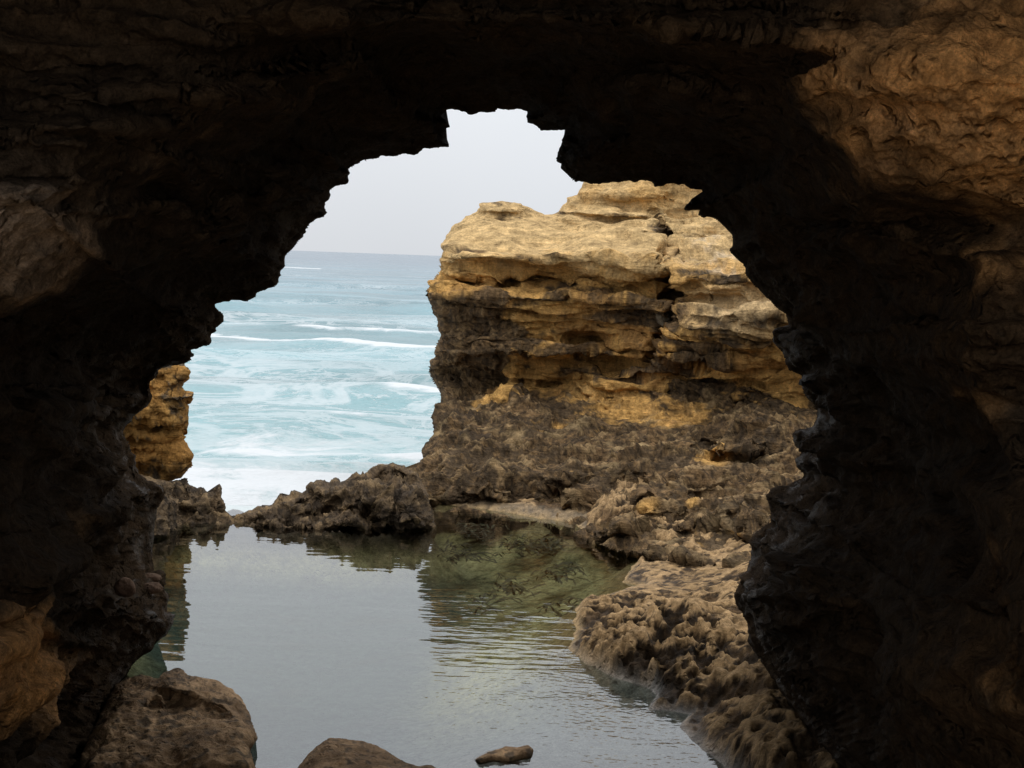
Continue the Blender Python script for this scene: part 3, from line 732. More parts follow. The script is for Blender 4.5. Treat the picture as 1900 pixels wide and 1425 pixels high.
# low reef with a spike
LR = [(339,886),(348,887),(350,893),(366,904),(374,902),(386,913),(396,910),(402,899),(408,896),(414,905),(412,923),(421,945),(434,961),(440,970),(440,985),(412,992),(330,995),(250,1010),(200,1000),(200,890),(260,880),(310,892),(330,890)]
def lr_depth(X, Y, e):
    d = np.interp(Y, [880, 930, 965, 985, 1010], [22.2, 21.75, 21.35, 21.2, 21.0])
    d = d - 1.2 * sstep(345, 290, X) + 0.35 * np.maximum(0, 1 - e / 12.0) ** 2
    d = d - 0.25 * blob(X, Y, 408, 920, 9, 26, -8, .5) - .2 * blob(X, Y, 350, 920, 14, 30, 0, .5) - .2 * blob(X, Y, 378, 930, 8, 28, 8, .5)
    return np.minimum(d, depth_z(X, Y, -0.3))
rock_thing('spiked_reef', 'small dark reef with a pointed rock spike at its seaward end', 'reef', LR, 1.5, lr_depth,
           simple_disp(0.20, 2.4, 0.04, 0.06, 9.0, 0.12, 3.6, colf=karst_col, seed=340, edge=8), M_REEF, [(0.98, .3), (.9, .8), (.5, 1.2), (.1, 1.4)], (330, 950), 0.8, seed=6,
           parts=(lambda x, y: np.where((x > 392) & (y < 945), 1, 0), [('reef_body', None), ('spike', 'pointed upright rock spike')]))

MR = [(405,972),(418,962),(436,955),(447,951),(458,947),(466,947),(476,939),(484,936),(485,932),(489,935),(503,934),(512,920),(518,913),(523,914),(525,918),(537,917),(540,911),(548,910),(559,915),(567,909),(569,901),(576,896),(582,898),(593,896),(601,896),(602,893),(605,897),(612,896),(623,886),(632,895),
      (646,890),(655,880),(661,875),(667,880),(671,881),(673,873),(676,879),(685,872),(690,866),(708,862),(728,861),(750,865),(775,880),(790,915),(795,934),(801,948),(807,965),(810,985),(806,1000),(700,1005),(589,1005),(469,1000),(440,995),(405,992)]
def mr_depth(X, Y, e):
    ytop = np.interp(X, [420, 512, 570, 660, 700, 790], [956, 920, 898, 878, 863, 870])
    t = np.clip((980 - Y) / np.maximum(980 - ytop, 8), 0, 1.2)
    d = np.interp(X, [436, 590, 810], [21.3, 21.1, 21.5]) + 1.0 * t * np.clip((980 - ytop) / 85.0, 0.15, 1) + 0.3 * np.maximum(0, 1 - e / 12.0) ** 2 + 0.25 * sstep(975, 990, Y)
    for (cx, cy, rx, ry, a) in [(720, 930, 60, 40, .35), (640, 920, 50, 26, .25), (590, 945, 40, 30, -.3), (560, 935, 40, 20, .2), (690, 955, 22, 26, -.3), (770, 945, 26, 40, .3), (500, 955, 40, 14, .2), (640, 965, 30, 16, .25), (730, 890, 30, 20, -.2)]:
        d = d - a * blob(X, Y, cx, cy, rx, ry, 0, .6)
    return np.minimum(d, depth_z(X, Y, -0.3))
rock_thing('karst_reef', 'long jagged brown reef sloping down to the left across the pool mouth', 'reef', MR, 1.5, mr_depth,
           simple_disp(0.30, 2.4, 0.03, 0.07, 9.0, 0.20, 3.4, colf=karst_col, seed=360, edge=16), M_REEF, [(0.985, .3), (.95, .8), (.7, 1.2), (.1, 1.5)], (640, 945), 0.8, seed=8,
           parts=(lambda x, y: np.where(x + 10 * np.sin(y * .1) < 560, 1, 0), [('high_end', 'taller blocky end of the reef'), ('low_end', 'low tapering end of the reef')]))

FR = [(422,950),(432,946),(444,947),(452,952),(462,956),(460,964),(430,964),(420,960)]
rock_thing('far_rock', 'tiny dark wet rock in the gap between the two reefs', 'rock', FR, 1.2, lambda X, Y, e: 25.0 + 0.3 * np.maximum(0, 1 - e / 5.0) ** 2,
           simple_disp(0.08, 3, 0.02, 0.03, 9, colf=karst_col, seed=380, edge=5), M_REEF, [(.97, .3), (.8, .6), (.1, .8)], (441, 956), 0.6)

def boulder_col(P, X, Y, rg, fine):
    n = fbm(P, 2.0, 4, .6, seed=400); n2 = fbm(P, 9, 3, .6, seed=405)
    C = mixc(np.array([0.24, 0.148, 0.078]), np.array([0.45, 0.285, 0.15]), sstep(-.25, .3, n + .3 * n2))
    C = mixc(C, np.array([0.07, 0.052, 0.036]), sstep(.05, .3, n2 + .3 * fbm(P, 1.2, 2, seed=407)) * .85)
    return C
BA = [(200,1290),(212,1268),(225,1262),(238,1255),(262,1250),(280,1254),(290,1257),(310,1243),(332,1237),(341,1243),(348,1252),(363,1256),(402,1264),(430,1278),(448,1294),(464,1324),(473,1350),(479,1370),(461,1394),(466,1410),(474,1430),(490,1500),(470,1560),(120,1560),(150,1400)]
def ba_depth(X, Y, e):
    d = np.interp(Y, [1235, 1300, 1350, 1425, 1560], [13.2, 12.35, 11.75, 11.0, 10.2]) - 0.35
    d = d + 0.45 * np.maximum(0, 1 - e / 30.0) ** 2
    d = d + 0.09 * blob(X, Y, 395, 1318, 34, 12, 20, .6) + 0.10 * blob(X, Y, 288, 1302, 10, 7, 0, .5) - 0.25 * blob(X, Y, 330, 1270, 60, 20, 15, .6) + 0.10 * blob(X, Y, 262, 1272, 40, 10, 20, .8) - .2 * blob(X, Y, 400, 1400, 70, 50, 0, .6)
    return np.minimum(d, depth_z(X, Y, -0.4))
rock_thing('boulder', 'large rounded pitted brown boulder below the cave wall at the pool edge', 'boulder', BA, 2.2, ba_depth,
           simple_disp(0.06, 1.8, 0.02, 0.03, 10.0, 0.06, 9.0, colf=boulder_col, seed=410, edge=12), M_BOULDER, [(.98, .2), (.9, .6), (.5, 1.0), (.1, 1.2)], (320, 1400), 1.5)
BB = [(535,1445),(550,1425),(575,1397),(596,1380),(612,1372),(640,1372),(672,1376),(700,1384),(722,1396),(750,1412),(775,1420),(800,1419),(815,1426),(840,1450),(830,1540),(560,1540)]
def bb_depth(X, Y, e):
    d = np.interp(Y, [1370, 1425, 1540], [11.5, 10.8, 10.0]) + 0.35 * np.maximum(0, 1 - e / 26.0) ** 2
    return np.minimum(d, depth_z(X, Y, -0.4))
rock_thing('boulder', 'smooth domed brown boulder cut off by the bottom edge of the picture', 'boulder', BB, 2.2, bb_depth,
           simple_disp(0.05, 2.0, 0.02, 0.025, 11.0, 0.03, 6.0, colf=boulder_col, seed=430, edge=12), M_BOULDER, [(.98, .2), (.9, .5), (.5, .8), (.1, 1.0)], (690, 1470), 1.2)
FL = [(876,1411),(886,1403),(905,1394),(925,1391),(938,1386),(960,1388),(980,1383),(990,1392),(984,1406),(966,1409),(945,1415),(915,1413),(890,1418)]
def fl_depth(X, Y, e):
    return np.minimum(depth_z(X, Y, 0.03 - 0.07 * np.maximum(0, 1 - e / 10.0) ** 2), depth_z(X, Y, -0.05))
def wetb_col(P, X, Y, rg, fine):
    return boulder_col(P, X, Y, rg, fine) * 1.5
rock_thing('flat_rock', 'small flat rock just breaking the shallow water at the bottom', 'rock', FL, 1.6, fl_depth,
           simple_disp(0.03, 4.0, 0.0, 0.012, 12.0, colf=wetb_col, seed=450, edge=6), M_BOULDER, [(.97, .05), (.8, .2), (.1, .3)], (932, 1408), 0.9)

# ================================================================== shelf and pool bed
WL = [(790,931),(860,940),(936,951),(1000,962),(1068,971),(1082,990),(1120,1000),(1160,1010),(1215,1028),(1185,1036),(1172,1052),(1153,1080),(1190,1088),(1142,1100),(1105,1112),(1068,1128),(1066,1150),(1068,1172),(1055,1202),(1087,1232),
      (1135,1256),(1194,1274),(1215,1290),(1198,1318),(1240,1320),(1275,1326),(1262,1350),(1285,1375),(1326,1408),(1345,1428),(1400,1500),(1500,1650)]
wl = at_z([a for a, b in WL], [b for a, b in WL], 0.0)[:, :2]
shelf_poly = np.concatenate([wl, [(3.2, 4.0), (9, 4.0), (9, 28), (-3.0, 28), (-2.2, 24.6)]])
xs = np.concatenate([np.arange(-9, 0.2, 0.10), np.arange(0.2, 4.6, 0.0165), np.arange(4.6, 9, 0.15)])
ys = np.concatenate([np.arange(-16.0, 1.0, 0.5), np.arange(1.0, 9.5, 0.12), np.arange(9.5, 21.5, 0.026), np.arange(21.5, 24.2, 0.12)])
GX, GY = np.meshgrid(xs, ys)
dist, _, _ = seg_dist(GX, GY, wl, closed=False)
ins = inside(GX, GY, shelf_poly)
sd = np.where(ins, dist, -dist)
ppx, ppy = project(np.stack([GX, GY, np.full_like(GX, 0.2)], -1))
PB = np.stack([GX, GY, np.zeros_like(GX)], -1)
wn = fbm(PB, 0.7, 3, seed=500)
sdw = sd + 0.06 * fbm(PB, 2.5, 3, seed=503)
land = sstep(-0.02, 0.10, sdw)
RB = at_z([150, 330, 412, 436, 469, 589, 700, 800], [1000, 972, 974, 976, 980, 986, 985, 980], 0.0)[:, :2]
dr, _, _ = seg_dist(GX, GY, RB, closed=False)
lw, _, _ = seg_dist(GX, GY, [(-3.9, 9.0), (-3.4, 12.5), (-3.7, 14.0), (-4.5, 16.5), (-6.0, 21.0)], closed=False)
sdw = np.where(sdw > 0, sdw, -np.minimum(-sdw, np.minimum(dr * 3.0, lw * 2 + 0.5)))
behind = (GY > np.interp(GX, RB[:, 0], RB[:, 1])) & (sd < 0) & (GX < RB[-1, 0])
sdw = np.where(behind, -0.14, sdw)
z = np.where(sdw > 0, 0.15 * (1 - np.exp(-np.maximum(sdw, 0) / 0.30)), -0.95 * (1 - np.exp(np.minimum(sdw, 0) / 1.1)))
hi = 0.0
OUT = blob(ppx, ppy, 1225, 1200, 175, 85, 12, .85)
hi = hi + 0.06 * OUT
hi = hi + 0.10 * blob(ppx, ppy, 1330, 1160, 90, 90, 0, .8)
SLOPE = sstep(1290, 1520, ppx + 0.10 * (ppy - 1300)) * sstep(1150, 1230, ppy)
hi = hi + 0.28 * SLOPE
APR = sstep(1045, 960, ppy) * sstep(1080, 1130, ppx)
hi = hi + 0.18 * APR + 0.20 * sstep(1320, 1420, ppx) * sstep(1200, 1100, ppy)
SAND = blob(ppx, ppy, 1262, 1345, 110, 42, 42, .7)
FLAT = blob(ppx, ppy, 1270, 1060, 160, 42, -6, .5)
rg = ridged(aniso(PB, 1, 0.8, 1) + 0.15 * wn[..., None], 2.4, 5, 0.55, seed=510)
g1, g2 = worley(np.stack([GX * 2.9, GY * 2.1, z * 0 + 0.3], -1) + 0.5 * wn[..., None], 520)
h1, h2 = worley(np.stack([GX * 8.5, GY * 6.0, z * 0 + 0.7], -1) + 0.6 * wn[..., None], 525)
bowl = sstep(0.05, 0.75, g1)                        # honeycomb hollows with raised rims
bowl2 = sstep(0.05, 0.7, h1)
fine = fbm(PB, 9.0, 3, 0.6, seed=530)
rough = np.clip(0.45 + 0.75 * OUT + 0.6 * APR + 0.35 * SLOPE - 0.25 * FLAT, 0.1, 1.2) * (1 - 0.9 * SAND)
o1, o2 = worley(np.stack([GX * 6.0, GY * 4.6, z * 0 + 0.2], -1) + 0.9 * wn[..., None], 527)
holes = sstep(0.36, 0.16, o1) * sstep(-0.1, 0.15, fbm(PB, 1.6, 2, seed=528))
slab = np.tanh(4 * perlin(np.stack([GX * 1.3 + 0.4 * wn, GY * 0.9, wn * 0.5], -1), 533))
relz = 0.17 * (bowl ** 1.6 - 0.42) + 0.075 * (bowl2 ** 1.4 - 0.35) + 0.08 * (rg - 0.4) + 0.02 * fine + 0.06 * slab - 0.07 * holes
z = z + land * sstep(-0.02, 0.12, sd) * (hi + rough * relz) * np.where((ppx < 1090) & (ppy < 1000), 0.5, 1.0)
z = np.where(sdw < 0, z * (1 - 0.65 * blob(ppx, ppy, 960, 1385, 400, 150, -4, 0.5)), z)
z = z + (1 - land) * (0.10 * fbm(PB, 0.8, 3, seed=540) + 0.03 * fbm(PB, 4, 2, seed=541)) * sstep(0, -0.6, sd)
z = np.where(sdw > 0, np.maximum(z, 0.10 * np.minimum(sdw, 0.25)), z)
# unseen floor around the viewer, made pale to bounce warm light onto cave walls
near = sstep(9.0, 5.0, GY)
z = z * (1 - near) + near * (0.9 + 0.25 * fbm(PB, 0.8, 3, seed=550))
# behind the reef the bottom drops to the sea
drop = sstep(22.9, 23.8, GY) * sstep(-1.4, -2.0, GX)
z = z - 2.5 * drop
PG = np.stack([GX, GY, z], -1)
# sideways swelling of the knobs so that rims overhang a little
NG = np.cross(np.gradient(PG, axis=1), np.gradient(PG, axis=0)); NG /= np.linalg.norm(NG, axis=-1, keepdims=True) + 1e-9
NG *= np.sign(NG[..., 2:3] + 1e-9)
PG = PG + NG * (land * rough * (0.05 * fbm(PG, 6.0, 5, 0.65, seed=560) + 0.05 * (ridged(PG, 5.0, 4, 0.6, seed=565) - 0.4)))[..., None]
n1 = fbm(PB, 1.0, 4, .6, seed=570); n2 = fbm(PB, 5, 3, .6, seed=575)
n3 = fbm(PB, 14, 3, .65, seed=577)
Cl = mixc(np.array([0.040, 0.028, 0.017]), np.array([0.15, 0.10, 0.056]), sstep(-.25, .25, n1 * .5 + .5 * n2 + .5 * n3))
crest = sstep(0.76, 0.90, 0.5 * bowl + 0.38 * bowl2 + 0.40 * rg + 0.25 * n2 + 0.2 * n3)
Cl = mixc(Cl, np.array([0.48, 0.345, 0.20]), crest * 0.8)
Cl = mixc(Cl, np.array([0.36, 0.255, 0.14]), FLAT * sstep(-.1, .25, n2 + n1 * .4 + .4 * n3) * 0.75)
Cl = mixc(Cl, np.array([0.33, 0.235, 0.135]), SAND * 0.9)
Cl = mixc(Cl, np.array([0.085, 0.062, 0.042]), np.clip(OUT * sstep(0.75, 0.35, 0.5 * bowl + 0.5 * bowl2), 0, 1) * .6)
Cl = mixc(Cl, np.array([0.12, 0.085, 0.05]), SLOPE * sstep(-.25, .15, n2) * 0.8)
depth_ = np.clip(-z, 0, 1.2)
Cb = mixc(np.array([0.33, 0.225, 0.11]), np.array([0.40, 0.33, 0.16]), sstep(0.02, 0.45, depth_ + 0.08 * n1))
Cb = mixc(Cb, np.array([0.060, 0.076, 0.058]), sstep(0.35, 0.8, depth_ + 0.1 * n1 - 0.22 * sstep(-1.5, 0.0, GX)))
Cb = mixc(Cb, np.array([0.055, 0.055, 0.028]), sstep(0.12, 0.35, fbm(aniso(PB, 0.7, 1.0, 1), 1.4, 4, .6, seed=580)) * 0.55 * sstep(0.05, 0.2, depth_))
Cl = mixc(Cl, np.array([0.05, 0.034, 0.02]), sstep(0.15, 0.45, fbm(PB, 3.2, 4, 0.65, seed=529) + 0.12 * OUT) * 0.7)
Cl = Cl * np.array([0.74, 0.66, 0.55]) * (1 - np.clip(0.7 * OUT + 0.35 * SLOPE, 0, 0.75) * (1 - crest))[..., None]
LEDGE = sstep(0.55, 0.2, sd) * (ppx < 1090) * (ppy < 1000) * (sd > 0)
Cl = mixc(Cl, np.array([0.15, 0.115, 0.075]), LEDGE * 0.7)
SHAL = blob(ppx, ppy, 960, 1385, 400, 150, -4, 0.5)
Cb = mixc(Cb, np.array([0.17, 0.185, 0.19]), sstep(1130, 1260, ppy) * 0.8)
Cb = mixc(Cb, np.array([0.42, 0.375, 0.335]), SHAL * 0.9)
Cb = mixc(Cb, np.array([0.07, 0.05, 0.035]), np.clip(sstep(0.25, 0.0, dr) + behind, 0, 1) * (GX < -0.8))
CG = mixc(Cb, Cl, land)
CG = mixc(CG, np.array([0.50, 0.39, 0.26]), near)
wet = np.clip(sstep(0.16, 0.0, np.abs(z)) * land + 0.25 * FLAT * land, 0, 1)
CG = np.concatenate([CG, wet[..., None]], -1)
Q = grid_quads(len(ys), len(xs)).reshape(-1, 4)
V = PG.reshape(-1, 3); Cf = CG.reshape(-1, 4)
lm = (sdw > -0.05).ravel()[Q].all(1) & (V[Q][:, :, 1].min(1) > 7.5)
px_, py_ = project(V); qx, qy = px_[Q].mean(1), py_[Q].mean(1)
reg = np.where(lm, 1, 0)
wob = 12 * np.sin(qx * .03)
reg[lm & (qy > 1105 + wob)] = 2
reg[lm & (qy > 1105 + wob) & (qx - 0.55 * (qy - 1200) > 1330)] = 3
reg[lm & (qy > 1275) & (qx < 1330 + 0.3 * (qy - 1300))] = 4
reg[(reg == 2) & (qy > 1290)] = 4
def main_island(mask2d):
    lab = np.where(mask2d, np.arange(mask2d.size).reshape(mask2d.shape), 1 << 40)
    for it in range(4000):
        p = lab.copy()
        lab[1:] = np.minimum(lab[1:], lab[:-1]); lab[:-1] = np.minimum(lab[:-1], lab[1:])
        lab[:, 1:] = np.minimum(lab[:, 1:], lab[:, :-1]); lab[:, :-1] = np.minimum(lab[:, :-1], lab[:, 1:])
        lab = np.where(mask2d, lab, 1 << 40)
        if it % 10 == 0 and np.array_equal(p, lab): break
    ids, cnt = np.unique(lab[mask2d], return_counts=True)
    return mask2d & (lab == ids[np.argmax(cnt)])
r2 = reg.reshape(len(ys) - 1, len(xs) - 1)
for k, other in ((2, 3), (4, 3), (3, 1), (1, 0)):
    m2 = r2 == k
    r2[m2 & ~main_island(m2)] = other
reg = r2.ravel()
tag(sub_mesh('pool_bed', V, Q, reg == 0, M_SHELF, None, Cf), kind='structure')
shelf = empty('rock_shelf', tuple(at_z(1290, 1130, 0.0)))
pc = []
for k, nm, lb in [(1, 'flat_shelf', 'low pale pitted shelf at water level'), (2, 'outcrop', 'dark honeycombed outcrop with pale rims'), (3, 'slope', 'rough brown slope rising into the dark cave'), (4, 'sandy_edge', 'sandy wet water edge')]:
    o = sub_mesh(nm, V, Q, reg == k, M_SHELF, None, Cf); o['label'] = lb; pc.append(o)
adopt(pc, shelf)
tag(shelf, 'honeycombed tan and brown rock shelf along the pool beside the cave wall', 'rock shelf')

# ================================================================== water
def water_material():
    m = bpy.data.materials.new('pool_water'); n = nodes(m); N = n.nodes; L = n.links
    out = N.new('ShaderNodeOutputMaterial'); tr = N.new('ShaderNodeBsdfTransparent'); gl = N.new('ShaderNodeBsdfGlossy')
    tr.inputs[0].default_value = (0.84, 0.92, 0.89, 1); gl.inputs['Roughness'].default_value = 0.015; gl.inputs[0].default_value = (1, 1, 1, 1)
    fr = N.new('ShaderNodeFresnel'); fr.inputs['IOR'].default_value = 1.75
    mixs = N.new('ShaderNodeMixShader'); L.new(fr.outputs[0], mixs.inputs[0]); L.new(tr.outputs[0], mixs.inputs[1]); L.new(gl.outputs[0], mixs.inputs[2])
    L.new(mixs.outputs[0], out.inputs[0])
    geo = N.new('ShaderNodeNewGeometry')
    def noise(scale, sx, sy, det, rot=0.0):
        mp = N.new('ShaderNodeMapping'); mp.inputs['Scale'].default_value = (sx, sy, 1); mp.inputs['Rotation'].default_value = (0, 0, rot)
        L.new(geo.outputs['Position'], mp.inputs['Vector'])
        t = N.new('ShaderNodeTexNoise'); t.inputs['Scale'].default_value = scale; t.inputs['Detail'].default_value = det; t.inputs['Roughness'].default_value = 0.5
        L.new(mp.outputs[0], t.inputs['Vector']); return t.outputs['Fac']
    def math_(op, a, b):
        x = N.new('ShaderNodeMath'); x.operation = op
        for i, v in enumerate((a, b)):
            if isinstance(v, (int, float)): x.inputs[i].default_value = v
            else: L.new(v, x.inputs[i])
        return x.outputs[0]
    at_ = N.new('ShaderNodeVertexColor'); at_.layer_name = 'Col'
    sp = N.new('ShaderNodeSeparateColor'); L.new(at_.outputs['Color'], sp.inputs[0])
    h = math_('MULTIPLY', noise(1.1, 0.6, 1.6, 2, 0.1), 0.010)
    h = math_('ADD', h, math_('MULTIPLY', math_('MULTIPLY', noise(5.0, 0.45, 1.3, 2, -0.15), 0.0075), sp.outputs[0]))
    h = math_('ADD', h, math_('MULTIPLY', math_('MULTIPLY', noise(15.0, 0.75, 1.15, 1, 0.5), 0.0030), sp.outputs[1]))
    bp = N.new('ShaderNodeBump'); bp.inputs['Strength'].default_value = 1.0; bp.inputs['Distance'].default_value = 1.0
    L.new(h, bp.inputs['Height'])
    for s in (fr, gl): L.new(bp.outputs[0], s.inputs['Normal'])
    return m
xs = np.arange(-8.5, 6.6, 0.12); ys = np.arange(3.0, 24.4, 0.12)
GX, GY = np.meshgrid(xs, ys)
wpx, wpy = project(np.stack([GX, GY, GX * 0], -1))
chop = np.clip(0.12 + 0.9 * sstep(760, 860, wpx + 0.2 * (wpy - 1100)) * sstep(1010, 1130, wpy) + 0.35 * sstep(1060, 1000, wpy) * sstep(420, 520, wpx), 0, 1)
chop = chop * (1 - 0.8 * blob(wpx, wpy, 990, 1370, 335, 125, -2, 0.10))
ruff = blob(wpx, wpy, 990, 1370, 335, 125, -2, 0.10) + 0.25 * sstep(1150, 1260, wpy) * sstep(900, 1050, wpx) + 0.02
CW = np.stack([chop, np.clip(ruff, 0, 1), GX * 0], -1)
Q = grid_quads(len(ys), len(xs)).reshape(-1, 4)
Vw = np.stack([GX, GY, np.zeros_like(GX)], -1).reshape(-1, 3)
qc = Vw[Q].mean(1)
keep = ~((qc[:, 1] > 22.9) & (qc[:, 0] < -1.3))
tag(sub_mesh('pool_water', Vw, Q, keep, water_material(), None, CW.reshape(-1, 3)), kind='structure')

def sea_material():
    m = bpy.data.materials.new('sea_water'); n = nodes(m); N = n.nodes; L = n.links
    out = N.new('ShaderNodeOutputMaterial'); b = N.new('ShaderNodeBsdfPrincipled')
    L.new(b.outputs[0], out.inputs[0])
    geo = N.new('ShaderNodeNewGeometry'); sp = N.new('ShaderNodeSeparateXYZ'); L.new(geo.outputs['Position'], sp.inputs[0])
    def noise(scale, sx, sy, det, rough=0.6, dist=0.0, rot=0.0):
        mp = N.new('ShaderNodeMapping'); mp.inputs['Scale'].default_value = (sx, sy, 1); mp.inputs['Rotation'].default_value = (0, 0, rot)
        L.new(geo.outputs['Position'], mp.inputs['Vector'])
        t = N.new('ShaderNodeTexNoise'); t.inputs['Scale'].default_value = scale; t.inputs['Detail'].default_value = det
        t.inputs['Roughness'].default_value = rough; t.inputs['Distortion'].default_value = dist
        L.new(mp.outputs[0], t.inputs['Vector']); return t.outputs['Fac']
    def math_(op, a, b=0.0, c=None):
        x = N.new('ShaderNodeMath'); x.operation = op
        for i, v in enumerate((a, b, c)):
            if v is None: continue
            if isinstance(v, (int, float)): x.inputs[i].default_value = v
            else: L.new(v, x.inputs[i])
        return x.outputs[0]
    def rng(v, a, b_, c, d, smooth=True):
        x = N.new('ShaderNodeMapRange'); x.interpolation_type = 'SMOOTHSTEP' if smooth else 'LINEAR'
        for i, q in enumerate((a, b_, c, d)): x.inputs[i + 1].default_value = q
        L.new(v, x.inputs[0]); return x.outputs[0]
    yv = sp.outputs['Y']
    # lacy foam: thin ridges of a distorted noise
    def lace(v, w):
        return rng(math_('ABSOLUTE', math_('SUBTRACT', v, 0.5)), 0.0, w, 1.0, 0.0)
    l1 = lace(noise(0.16, 0.55, 1.0, 5, 0.62, 1.2), 0.055)
    l2 = lace(noise(0.42, 0.6, 1.0, 5, 0.65, 1.5, 0.3), 0.06)
    patch = noise(0.05, 0.5, 1.2, 3, 0.55, 0.5)
    vc = N.new('ShaderNodeVertexColor'); vc.layer_name = 'Col'; vs_ = N.new('ShaderNodeSeparateColor'); L.new(vc.outputs['Color'], vs_.inputs[0])
    dens = rng(yv, 30, 150, 1.0, 0.0, False)
    thr = math_('ADD', math_('MULTIPLY', dens, 0.50), math_('MULTIPLY', math_('SUBTRACT', patch, 0.5), 2.2))
    thr = math_('ADD', thr, 0.05)
    lac = math_('MULTIPLY', math_('MAXIMUM', l1, l2), rng(thr, 0.0, 0.6, 0.0, 1.0))
    blobn = noise(0.5, 0.7, 1.0, 6, 0.7, 0.8)
    solid = rng(math_('ADD', math_('MULTIPLY', vs_.outputs[0], 1.0), math_('MULTIPLY', math_('SUBTRACT', blobn, 0.5), 1.6)), 0.25, 0.7, 0.0, 1.0)
    foam = math_('MINIMUM', math_('MAXIMUM', math_('MULTIPLY', lac, 0.6), solid), 1.0)
    cr = N.new('ShaderNodeValToRGB')
    cr.color_ramp.elements[0].position = 0.0; cr.color_ramp.elements[0].color = (0.20, 0.33, 0.34, 1)
    cr.color_ramp.elements[1].position = 1.0; cr.color_ramp.elements[1].color = (0.055, 0.105, 0.15, 1)
    e1 = cr.color_ramp.elements.new(0.35); e1.color = (0.15, 0.27, 0.295, 1)
    e2 = cr.color_ramp.elements.new(0.65); e2.color = (0.085, 0.175, 0.215, 1)
    dl = math_('LOGARITHM', yv, 10.0)
    L.new(rng(dl, 1.5, 3.0, 0.0, 1.0, False), cr.inputs[0])
    var = rng(noise(0.09, 0.4, 1.0, 4, .6, .4), 0.3, 0.7, 0.72, 1.22)
    sc = N.new('ShaderNodeVectorMath'); sc.operation = 'SCALE'; L.new(cr.outputs[0], sc.inputs[0]); L.new(var, sc.inputs['Scale'])
    mxc = N.new('ShaderNodeMix'); mxc.data_type = 'RGBA'; L.new(foam, mxc.inputs['Factor']); L.new(sc.outputs[0], mxc.inputs['A']); mxc.inputs['B'].default_value = (0.56, 0.575, 0.58, 1)
    L.new(mxc.outputs['Result'], b.inputs['Base Color'])
    L.new(rng(foam, 0, 1, 0.22, 0.8), b.inputs['Roughness'])
    b.inputs['IOR'].default_value = 1.33; b.inputs['Specular IOR Level'].default_value = 0.45
    bp = N.new('ShaderNodeBump'); bp.inputs['Strength'].default_value = 0.8; bp.inputs['Distance'].default_value = 0.35
    L.new(math_('ADD', noise(1.0, 0.45, 1.0, 5, 0.6), math_('MULTIPLY', foam, 0.12)), bp.inputs['Height']); L.new(bp.outputs[0], b.inputs['Normal'])
    return m
prow = np.concatenate([np.linspace(0, 1, 360)])
yy = 1.0 / (1 / 24.5 + (1 / 9000.0 - 1 / 24.5) * prow)
cc = np.concatenate([np.linspace(-1.4, -0.30, 40, endpoint=False), np.linspace(-0.30, 0.06, 300, endpoint=False), np.linspace(0.06, 1.4, 40)])
YY, CC = np.meshgrid(yy, cc, indexing='ij'); XX = CC * YY
PS = np.stack([XX, YY, np.zeros_like(XX)], -1)
amp = sstep(24, 60, YY) * (1 - sstep(250, 700, YY))
wz = 0.0; rng_ = np.random.default_rng(5)
for k in range(14):
    lam = 22 * 0.8 ** k; ang = rng_.normal(0.12, 0.28); kx, ky = math.sin(ang), math.cos(ang)
    fade = np.clip(1.4 - YY / (lam * 28), 0, 1)
    ph = 2 * math.pi * (XX * kx + YY * ky) / lam + rng_.random() * 6.28 + 1.3 * perlin(PS * (0.5 / lam), 600 + k)
    s = np.sin(ph)
    wz = wz + fade * lam * 0.0115 * (s + 0.35 * s * s)
wz = wz + 0.22 * fbm(PS, 0.12, 3, seed=620) * amp
Zs = SEA_Z + wz
# foam amount: breakers (lines along the swell) and the wash at the rocks
fo = 0.64 * sstep(48, 31, YY + 6 * fbm(PS, 0.08, 3, seed=631)) + 0.10 * sstep(75, 40, YY)
bandn = fbm(aniso(PS, 0.5, 0.2, 1), 0.10, 3, seed=640)
for (yc, tilt, wdt, a, sx0, sx1) in [(84, 0.62, 2.0, 1.25, -30, 4), (98, 0.25, 1.6, 0.7, -30, -2), (57, 0.55, 1.8, 0.8, -9, 3), (62, 0.4, 1.2, 0.35, -4, 3), (44, 0.3, 1.3, 0.4, -9, -2), (125, 0.3, 1.3, 0.25, -40, 0), (150, -0.2, 1.5, 0.22, -40, 0), (48, 0.2, 1.0, 0.35, -7, 0)]:
    dy = YY - (yc - tilt * (XX + 10) + 5 * bandn)
    fo = fo + a * np.where(dy > 0, np.exp(-(dy / (wdt * 1.6)) ** 2), np.exp(-(dy / (wdt * 0.6)) ** 2)) * sstep(sx0 - 3, sx0 + 1, XX) * sstep(sx1 + 3, sx1 - 1, XX)
    Zs = Zs + 0.30 * a * np.exp(-(dy / 1.6) ** 2) * sstep(sx0 - 3, sx0 + 1, XX) * sstep(sx1 + 3, sx1 - 1, XX)
wc = sstep(0.36, 0.5, fbm(aniso(PS, 0.35, 1.0, 1), 0.11, 3, seed=650)) * sstep(70, 130, YY) * (1 - sstep(500, 900, YY))
fo = fo + 0.7 * wc
CS = np.stack([np.clip(fo, 0, 1.2), fo * 0, fo * 0], -1)
VS = np.stack([XX, YY, Zs], -1).reshape(-1, 3)
tag(link_mesh('sea', VS, grid_quads(*YY.shape).reshape(-1, 4), sea_material(), None, CS.reshape(-1, 3)), kind='structure')

# ================================================================== small things
def cave_depth_at(px, py):
    gx, gy = CAVE_XY
    i = np.argmin(abs(gx - px)); j = np.argmin(abs(gy - py))
    return CAVE_P[j, i]

